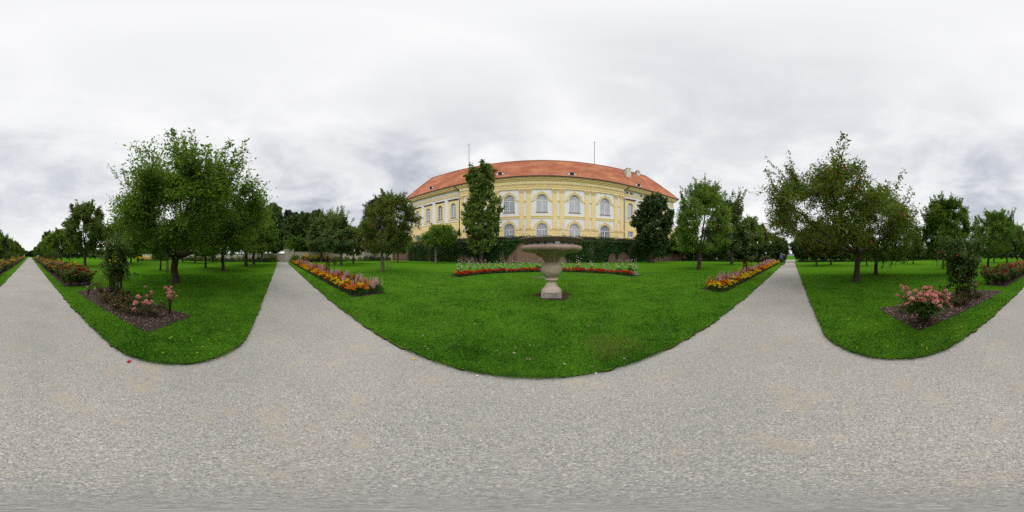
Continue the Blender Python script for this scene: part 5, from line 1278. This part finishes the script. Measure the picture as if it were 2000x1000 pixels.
# ------------------------------------------------------------------ roses
def rose_parts(seed, n_st, hgt, spread, nleaf, nbloom, leafmat, bloommat, bloom_r=.038, leaf=.065, top=True, split=False):
    g = np.random.default_rng(seed); ls, P, Dv, ends = [], [], [], []
    for k in range(n_st):
        a = g.random()*6.28; e = np.array((spread*math.cos(a)*(.3+.7*g.random()), spread*math.sin(a)*(.3+.7*g.random()), hgt*(.6+.4*g.random())))
        p = bez(np.array((e[0]*.15, e[1]*.15, -.03)), np.array((e[0]*.45, e[1]*.45, e[2]*.65)), e, 7); ls.append((p, np.linspace(.009, .004, 7))); ends.append(e)
        for j in range(3):
            s = p[g.integers(2, 6)]; e2 = s+np.array((g.normal()*spread*.3, g.normal()*spread*.3, hgt*.22*g.random()+.03)); ls.append((np.stack((s, (s+e2)/2, e2)), np.array((.006, .005, .003)))); ends.append(e2)
            q = nleaf//(n_st*3); u = g.random(q)[:, None]; P.append(s+(e2-s)*u+g.normal(size=(q, 3))*.035); Dv.append(g.normal(size=(q, 3)))
    P = np.concatenate(P); Dv = np.concatenate(Dv); ends = np.array(ends)
    L = leaf*(.6+.7*g.random(len(P))); fol = leafset(P, Dv, L, L*.62, g, .6)
    tv, tf = tubes_np(ls, 5)
    parts = [('stems', np_mesh('stems', tv, tf, M['leaf_red' if seed % 3 == 0 else 'bark'], smooth=True)), ('foliage', np_mesh('foliage', fol, quads(len(fol)), M[leafmat]))]
    w = ends[:, 2]**2 if top else np.ones(len(ends)); c = ends[g.choice(len(ends), max(1, nbloom), p=w/w.sum())]+g.normal(size=(max(1, nbloom), 3))*.04
    if nbloom and not split:
        b = petals(c, bloom_r, 14, g, .6, 1.0); parts.append(('blooms', np_mesh('blooms', b, quads(len(b)), M[bloommat])))
    elif nbloom:
        for q in c:
            b = petals(q[None], bloom_r*(.8+.4*g.random()), 16, g, .7, 1.0); parts.append(('bloom', np_mesh('bloom', b, quads(len(b)), M[bloommat])))
    return parts
def rose_at(parts, loc, label, group=None, sc=1.0, rz=None, name='rose_bush'):
    o = place(parts, name, (loc[0], loc[1], .04), tr_rng.random()*6.28 if rz is None else rz, (sc, sc, sc)); return tag(o, label, 'rose', group)
rose_at(rose_parts(401, 24, .70, .50, 1700, 110, 'leaf_rose', 'p_rose', .050, .075, True, True), G(1803, 634), 'bushy rose full of salmon pink blooms at the near end of the right bed')
rose_at(rose_parts(402, 5, .55, .16, 90, 15, 'leaf_rose', 'p_rose', .048, .05, True, True), G(331, 617), 'sparse rose with a tight pink cluster at the right end of the left bed')
rose_at(rose_parts(403, 5, .36, .24, 110, 13, 'leaf_rose', 'p_rose', .048, .05, True, True), G(272, 618), 'low sparse rose with scattered pink blooms in the middle of the left bed')
rose_at(rose_parts(404, 3, .48, .14, 50, 4, 'leaf_rose', 'p_rose', .045, .05, True, True), G(292, 602), 'thin rose with one pale pink bloom at the back of the left bed')
rose_at(rose_parts(405, 4, .34, .2, 60, 5, 'leaf_rose_dry', 'p_white', .034, .05, True, True), at(A_, 5.3, 1.95), 'low rose with small white blooms at the far end of the left near bed')
rose_at(rose_parts(406, 4, .42, .2, 70, 5, 'leaf_rose', 'p_peach', .038, .05, True, True), at(A_, 5.6, 2.5), 'low rose with peach blooms beside the left climbing rose')
rose_at(rose_parts(407, 5, .5, .22, 90, 5, 'leaf_rose_dry', 'p_rose', .042, .06, True, True), at(A_, 5.25, -2.75), 'thin rose with two pink blooms behind the right climbing rose')
dry = [rose_parts(410+k, 8, .19, .24, 150, 1, 'leaf_rose_dry', 'p_rose', .03, .05) for k in range(3)]
for k in range(16):
    t_ = 2.35+3.5*tr_rng.random(); w = 1.95+1.1*tr_rng.random(); rose_at(dry[k % 3], at(A_, t_, w), 'low scraggly nearly bloomless rose in the left near bed', 'scraggly roses of the left near bed', .8+.5*tr_rng.random(), name='scraggly_rose')
for k in range(16):
    t_ = 2.3+3.1*tr_rng.random(); w = -(2.2+1.15*tr_rng.random())
    if math.hypot(t_-2.75, w+2.5) < .4: continue
    rose_at(dry[k % 3], at(A_, t_, w), 'low scraggly nearly bloomless rose in the right near bed', 'scraggly roses of the right near bed', .8+.55*tr_rng.random(), name='scraggly_rose')
def climber(loc, hgt, wt, wb, seed, label, leafmat='leaf_rose', nb=6, nl=3200, tilt=0):
    g = np.random.default_rng(seed); root = empty('climbing_rose', (loc[0], loc[1], .03)); tag(root, label, 'rose')
    ls, P, Dv = [], [], []
    for k in range(16):
        a = k*6.283/16+g.random()*.4; b = np.array((wb*math.cos(a)*.5, wb*math.sin(a)*.5, -.03)); e = np.array((wt*math.cos(a)*(.25+.8*g.random()), wt*math.sin(a)*(.25+.8*g.random()), hgt*(.72+.28*g.random())))
        m = np.array((wb*math.cos(a+.8)*.7, wb*math.sin(a+.8)*.7, hgt*.6)); p = bez(b, m, e, 12); ls.append((p, np.linspace(.013, .004, 12)))
        for j in range(6):
            s = p[g.integers(3, 12)]; u = g.normal(size=3)*np.array((.25, .25, .16)); u[2] -= .02; e2 = s+u*(wt/.55); ls.append((np.stack((s, (s+e2)/2+np.array((0, 0, .04)), e2)), np.array((.006, .005, .003))))
            n = nl//96; q = g.random(n)[:, None]; P.append(s+(e2-s)*q+g.normal(size=(n, 3))*.05); Dv.append(g.normal(size=(n, 3))+np.array((0, 0, -.2)))
    P = np.concatenate(P); Dv = np.concatenate(Dv); L = .10*(.55+.8*g.random(len(P)))
    tv, tf = tubes_np(ls, 5); np_obj('canes', tv, tf, M['bark'], root, smooth=True)['kind'] = 'stuff'
    np_obj('foliage', leafset(P, Dv, L, L*.6, g, .7), quads(4*len(P)), M[leafmat], root)['kind'] = 'stuff'
    fr = MB()
    for k in range(4):
        a = k*math.pi/2+.4; fr.tube([(wb*.42*math.cos(a), wb*.42*math.sin(a), -.05), (wb*.36*math.cos(a), wb*.36*math.sin(a), hgt*.85)], .010, 6)
    for z in (.5, 1.0, 1.5):
        if z < hgt*.85: fr.tube([(wb*.41*math.cos(q), wb*.41*math.sin(q), z) for q in [i*6.283/12 for i in range(13)]], .006, 5)
    fr.build('support_frame', M['gutter'], root)
    for k in range(nb):
        c = P[g.choice(np.argsort(-P[:, 2]-.6*np.hypot(P[:, 0], P[:, 1]))[:len(P)//3])]; b = petals((c*np.array((1.08, 1.08, 1)))[None], .05, 16, g, .7, 1.0); np_obj('bloom', b, quads(len(b)), M['p_red'], root)
    return root, P
rc1, P1 = climber(G(226, 578), 2.05, .55, .42, 501, 'tall climbing rose with a few red blooms and yellow leaves at the left bed', nb=5)
g5 = np.random.default_rng(9)
gv = FA*-.0; yl = np.array((0.30, 0.22, 1.25))+g5.normal(size=(46, 3))*.07
np_obj('yellow_leaves', leafset(yl, g5.normal(size=(46, 3)), .08, .05, g5, .6), quads(184), M['p_lime'], rc1)['kind'] = 'stuff'
climber(G(1881, 580), 2.05, .66, .46, 502, 'tall dense climbing rose on a frame at the right bed', nb=7, nl=5600)
bushes = {}
for i, (nm, lm, pm) in enumerate((('red', 'leaf_rose', 'p_crimson'), ('peach', 'leaf_rose', 'p_peach'), ('yellow', 'leaf_rose_dry', 'p_yellow'), ('pink', 'leaf_rose', 'p_rose'), ('orange', 'leaf_rose_dry', 'p_orange'))):
    bushes[nm] = [rose_parts(430+i*5+k, 11, .72, .42, 620, 17, lm, pm, .055, .085) for k in range(2)]
def rose_row(s, wlo, whi, which):
    t_ = 7.2
    while t_ < 68:
        for w in ((wlo, (wlo+whi)/2, whi) if t_ < 16 else ((wlo, whi) if t_ < 40 else (wlo,))):
            c = 'red' if t_ < 9.6 else tr_rng.choices(['peach', 'yellow', 'pink', 'orange', 'red'], [5, 3, 2.2, 2, 1])[0]
            rose_at(tr_rng.choice(bushes[c]), at(A_, t_+.2*tr_rng.random(), s*(w+.12*tr_rng.random())), c+'-flowered rose bush '+('at the near end of' if t_ < 12 else ('halfway along' if t_ < 26 else 'far along'))+' the bed '+which+' of the long path', c+' roses '+('near' if t_ < 12 else ('halfway' if t_ < 26 else 'far'))+' '+which+' of the long path', (.9+.35*tr_rng.random())*(1 if t_ < 30 else 1.25))
        t_ += .78 if t_ < 20 else (1.1 if t_ < 35 else 1.7)
rose_row(1, 1.78, 2.72, 'right'); rose_row(-1, 2.3, 3.05, 'left')
for t_, w, lb, sd in ((17.5, 2.75, 'second climbing rose along the bed right of the long path', 511), (29, 2.8, 'farthest climbing rose along the bed right of the long path', 512), (21, -2.9, 'climbing rose along the bed left of the long path', 513), (33, -2.8, 'farther climbing rose along the bed left of the long path', 514)):
    climber(at(A_, t_, w), 2.0, .6, .4, sd, lb, 'leaf_olive', 3, 1000)
# standard roses and dark amaranths in the side beds
std_head = [rose_parts(460+k, 9, .5, .34, 300, 6, 'leaf_grey', 'p_peach', .04, .08) for k in range(2)]
def standard(loc, h_, label):
    r = empty('standard_rose', (loc[0], loc[1], .04), tr_rng.random()*6); tag(r, label, 'rose')
    mb = MB(); mb.tube([(0, 0, -.04), (.012, .01, h_*.5), (0, 0, h_)], [.016, .014, .013], 6); mb.build('stem', M['bark'], r)
    for pn, me in std_head[tr_rng.randrange(2)]:
        o = link(bpy.data.objects.new(pn, me), r); o.location = (0, 0, h_-.05); o['kind'] = 'stuff'
standard(at(B_, 8.6, 3.0), .95, 'nearest standard rose on a thin stem in the left flower bed')
standard(at(B_, 14.5, 2.95), .95, 'middle standard rose on a thin stem in the left flower bed')
standard(at(B_, 20.5, 2.9), 1.0, 'farthest standard rose on a thin stem in the left flower bed')
standard(at(C_, 12.2, -3.1), .9, 'nearest standard rose on a thin stem in the right flower bed')
standard(at(C_, 16.8, -3.1), .95, 'middle standard rose on a thin stem in the right flower bed')
standard(at(C_, 21.0, -3.1), 1.0, 'farthest standard rose on a thin stem in the right flower bed')
def amaranth(loc, h_, label, seed):
    g = np.random.default_rng(seed); r = empty('amaranth', (loc[0], loc[1], .04)); tag(r, label, 'plant')
    mb = MB(); mb.tube([(0, 0, -.04), (.01, 0, h_*.5), (0, .01, h_*.9)], [.02, .016, .008], 6); mb.build('stem', M['leaf_red'], r)
    z = h_*(.25+.7*g.random(110)); a = g.random(110)*6.28; P = np.stack((.05*np.cos(a), .05*np.sin(a), z), 1)
    np_obj('foliage', leafset(P, np.stack((np.cos(a), np.sin(a), .3+0*a), 1), .16*(.6+.6*g.random(110)), .07, g, .3), quads(440), M['leaf_red'], r)['kind'] = 'stuff'
    c = np.stack((np.zeros(14), np.zeros(14), np.linspace(h_*.8, h_*1.08, 14)), 1); b = petals(c, .055, 7, g, .2); np_obj('plume', b, quads(len(b)), M['leaf_red'], r)['kind'] = 'stuff'
amaranth(at(B_, 10.3, 3.1), 1.25, 'dark red upright plant in the left flower bed', 1)
amaranth(at(C_, 10.6, -3.15), 1.05, 'dark red upright plant nearest in the right flower bed', 2)
amaranth(at(C_, 15.0, -3.15), 1.1, 'dark red upright plant farther along the right flower bed', 3)

# ------------------------------------------------------------------ litter
def litter(name, poly, n, r, m, label, seed, z=.052, flat=3.0, box=None):
    g = np.random.default_rng(seed); poly = np.array(poly); lo, hi = poly.min(0), poly.max(0)
    P = lo+(hi-lo)*g.random((n*3, 2)); P = P[in_poly(P, poly)][:n]; k = len(P)
    P3 = np.concatenate((P, z+.012*g.random((k, 1))), 1); d = g.normal(size=(k, 3)); d[:, 2] *= .25
    L = r*(.5+g.random(k)); o = np_obj(name, leafset(P3, d, L, L*.7, g, flat, .15), quads(4*k), M[m]); tag(o, label, 'litter', kind='stuff')
litter('bark_mulch', BEDS['L1'], 9000, .030, 'mulch', 'dark bark mulch on the soil of the left rose bed', 21, .03)
litter('bark_mulch', BEDS['R1'], 9000, .030, 'mulch', 'dark bark mulch on the soil of the right rose bed', 22, .03)
litter('fallen_petals', BEDS['L1'], 1500, .026, 'p_dry', 'faded petals and dry leaves scattered on the left rose bed', 23, .048)
litter('fallen_petals', BEDS['R1'], 2200, .028, 'p_dry', 'faded pink petals scattered on the right rose bed', 24, .048)
def lawn_litter(side, n, seed):
    g = np.random.default_rng(seed); r = 1.5*np.exp(g.random(n*4)*math.log(13/1.5)); a = g.random(n*4)*6.28; P = np.stack((r*np.sin(a), r*np.cos(a)), 1); wa, wb = fracts(P)
    ok = wb > FB_+.05 if side == 'front' else (in_corner(wa-LA-.05, LB-.05-wb, CR) if side == 'left' else in_corner(-wa+RA_-.05, LB-.05-wb, CR))
    P = P[ok][:n]; k = len(P); d = g.normal(size=(k, 3)); d[:, 2] *= .3; L = .028*(.5+g.random(k))
    P3 = np.concatenate((P, .05+.012*g.random((k, 1))), 1)
    mix = g.random(k); 
    o = np_obj('fallen_leaves', leafset(P3, d, L, L*.65, g, 2.0, .15), quads(4*k), M['p_lime' if side != 'front' else 'p_dry']); return tag(o, None, 'litter', kind='stuff')
lawn_litter('left', 240, 31)['label'] = 'few small yellow fallen leaves on the left lawn'
lawn_litter('right', 240, 32)['label'] = 'few small yellow fallen leaves on the right lawn'
lawn_litter('front', 240, 33)['label'] = 'few small dry fallen leaves on the fountain lawn'
def small_leaf(name, px, py, r, m, label, cat):
    x, y, d = G(px, py); n = 10; vs = [(0, 0, .006)]; rr_ = random.Random(px)
    for i in range(n): q = r*(.7+.5*rr_.random()); vs.append((q*math.cos(6.283*i/n), q*.7*math.sin(6.283*i/n), .004+.014*rr_.random()))
    mb = MB(); mb.add(vs, [(0, i+1, (i+1) % n+1) for i in range(n)]); o = mb.build(name, M[m]); o.location = (x, y, .003); tag(o, label, cat)
small_leaf('fallen_petal', 252, 707, .030, 'p_crimson', 'single red rose petal lying on the gravel near the left lawn corner', 'petal')
small_leaf('fallen_leaf', 808, 702, .026, 'p_yellow', 'single yellow leaf on the gravel beside the front lawn edge', 'leaf')
small_leaf('fallen_petal', 787, 686, .016, 'p_white', 'small white petal at the front lawn edge', 'petal')
small_leaf('fallen_petal', 796, 691, .016, 'p_pink', 'small pink petal at the front lawn edge', 'petal')
def stone(px, py, r, label):
    x, y, d = G(px, py); g = np.random.default_rng(int(px)); V, F = blobs(np.zeros((1, 3)), np.array([r]), g); V = V*np.array((1.3, .9, .6))*(1+.15*g.normal(size=V.shape))
    o = np_obj('pebble', V, F, M['frame']); o.location = (x, y, .012); tag(o, label, 'stone')
stone(932, 735, .016, 'white pebble at the lawn edge left of the fountain'); stone(1163, 730, .018, 'white pebble at the lawn edge right of the fountain')

# ------------------------------------------------------------------ people
def person(loc, heading, hgt, top_m, leg_m, hair_m, label, lean, seed, hat=False):
    k = hgt/1.75
    J = {'pelvis': (0, 0, .96), 'waist': (0, .02+lean*.2, 1.10), 'chest': (0, .03+lean*.6, 1.32), 'neck': (0, .02+lean, 1.49), 'head0': (0, .03+lean*1.1, 1.56), 'head1': (0, .045+lean*1.2, 1.66),
         'shl': (-.19, .02+lean*.8, 1.42), 'ell': (-.25, .03+lean*.9, 1.14), 'wrl': (-.16, .22+lean, 1.02), 'hal': (-.10, .27+lean, 1.03),
         'shr': (.19, .02+lean*.8, 1.42), 'elr': (.26, .0+lean*.9, 1.14), 'wrr': (.22, .16+lean, .95), 'har': (.20, .22+lean, .90),
         'hil': (-.10, 0, .92), 'knl': (-.11, .05, .50), 'anl': (-.12, -.03, .09), 'tol': (-.13, .13, .035), 'hir': (.10, 0, .92), 'knr': (.12, .02, .50), 'anr': (.13, -.06, .09), 'tor': (.14, .10, .035)}
    rad = {'pelvis': .15, 'waist': .14, 'chest': .165, 'neck': .06, 'head0': .085, 'head1': .105, 'shl': .075, 'ell': .05, 'wrl': .033, 'hal': .04, 'shr': .075, 'elr': .05, 'wrr': .033, 'har': .04, 'hil': .105, 'knl': .065, 'anl': .045, 'tol': .04, 'hir': .105, 'knr': .065, 'anr': .045, 'tor': .04}
    E = [('pelvis', 'waist'), ('waist', 'chest'), ('chest', 'neck'), ('neck', 'head0'), ('head0', 'head1'), ('chest', 'shl'), ('shl', 'ell'), ('ell', 'wrl'), ('wrl', 'hal'), ('chest', 'shr'), ('shr', 'elr'), ('elr', 'wrr'), ('wrr', 'har'),
         ('pelvis', 'hil'), ('hil', 'knl'), ('knl', 'anl'), ('anl', 'tol'), ('pelvis', 'hir'), ('hir', 'knr'), ('knr', 'anr'), ('anr', 'tor')]
    names = list(J); me = bpy.data.meshes.new('tmp'); me.from_pydata([tuple(c*k for c in J[n]) for n in names], [(names.index(a), names.index(b)) for a, b in E], [])
    o = bpy.data.objects.new('tmp', me); col.objects.link(o)
    m = o.modifiers.new('s', 'SKIN'); o.modifiers.new('u', 'SUBSURF').levels = 2
    for i, n in enumerate(names): me.skin_vertices[0].data[i].radius = (rad[n]*k, rad[n]*k*(.8 if n in ('chest', 'waist', 'pelvis') else 1)); me.skin_vertices[0].data[i].use_root = (n == 'pelvis')
    dg = bpy.context.evaluated_depsgraph_get(); body = bpy.data.meshes.new_from_object(o.evaluated_get(dg)); bpy.data.objects.remove(o)
    for q in ('skin', top_m, leg_m, 'shoe'): body.materials.append(M[q])
    for p in body.polygons:
        c = p.center/k; p.use_smooth = True
        hand = math.hypot(c.x-J['hal'][0], c.y-J['hal'][1]) < .07 and abs(c.z-1.03) < .08 or math.hypot(c.x-J['har'][0], c.y-J['har'][1]) < .075 and abs(c.z-.92) < .09
        p.material_index = 0 if (c.z > 1.5 or hand) else (3 if c.z < .09 else (2 if c.z < .97 and abs(c.x) < .2 and c.y < .14 else 1))
    r = empty('person', (loc[0], loc[1], loc[2]), heading); tag(r, label, 'person')
    b = link(bpy.data.objects.new('body', body), r)
    hm = MB(); hx, hy, hz = (c*k for c in J['head1']); prof = [(.112, -.06), (.122, .0), (.118, .06), (.09, .105), (.04, .128), (.0, .132)]
    hm.lathe([(q*k, hz+z*k) for q, z in prof], 16, (hx, hy-.012))
    if hat: hm.lathe([(.118*k, hz+.02*k), (.20*k, hz+.012*k), (.20*k, hz+.022*k), (.118*k, hz+.035*k)], 18, (hx, hy-.012))
    hm.build('hat' if hat else 'hair', M[hair_m], r, True)
    # fingers
    for sx, n in ((-1, 'hal'), (1, 'har')):
        f = MB(); h0 = Vector(J[n])*k
        for i in range(4): q = h0+Vector((sx*-.012+(i-1.5)*.014, .03, -.012)); f.tube([q, q+Vector((0, .03, -.018)), q+Vector((0, .04, -.045))], [.009, .008, .006], 6)
        q = h0+Vector((-sx*.03, .01, 0)); f.tube([q, q+Vector((-sx*.012, .025, -.012)), q+Vector((-sx*.004, .042, -.024))], [.010, .009, .007], 6)
        f.build('fingers', M['skin'], r)['kind'] = 'stuff'
pl = G(1525.5, 518.6); pr_ = G(1531.3, 518.2)
person((pl[0], pl[1], .03), R(-AZ_C+180+168), 1.72, 'cloth_purple', 'cloth_dark', 'hair_grey', 'person in a purple shirt and dark trousers standing by the far flower bed', .06, 1)
person((pr_[0], pr_[1], 0), R(-AZ_C+25), 1.66, 'cloth_black', 'cloth_dark', 'hair_pale', 'person in a black jacket with a pale straw hat beside the purple shirt', .03, 2, hat=True)

# ------------------------------------------------------------------ far hills beyond the right path
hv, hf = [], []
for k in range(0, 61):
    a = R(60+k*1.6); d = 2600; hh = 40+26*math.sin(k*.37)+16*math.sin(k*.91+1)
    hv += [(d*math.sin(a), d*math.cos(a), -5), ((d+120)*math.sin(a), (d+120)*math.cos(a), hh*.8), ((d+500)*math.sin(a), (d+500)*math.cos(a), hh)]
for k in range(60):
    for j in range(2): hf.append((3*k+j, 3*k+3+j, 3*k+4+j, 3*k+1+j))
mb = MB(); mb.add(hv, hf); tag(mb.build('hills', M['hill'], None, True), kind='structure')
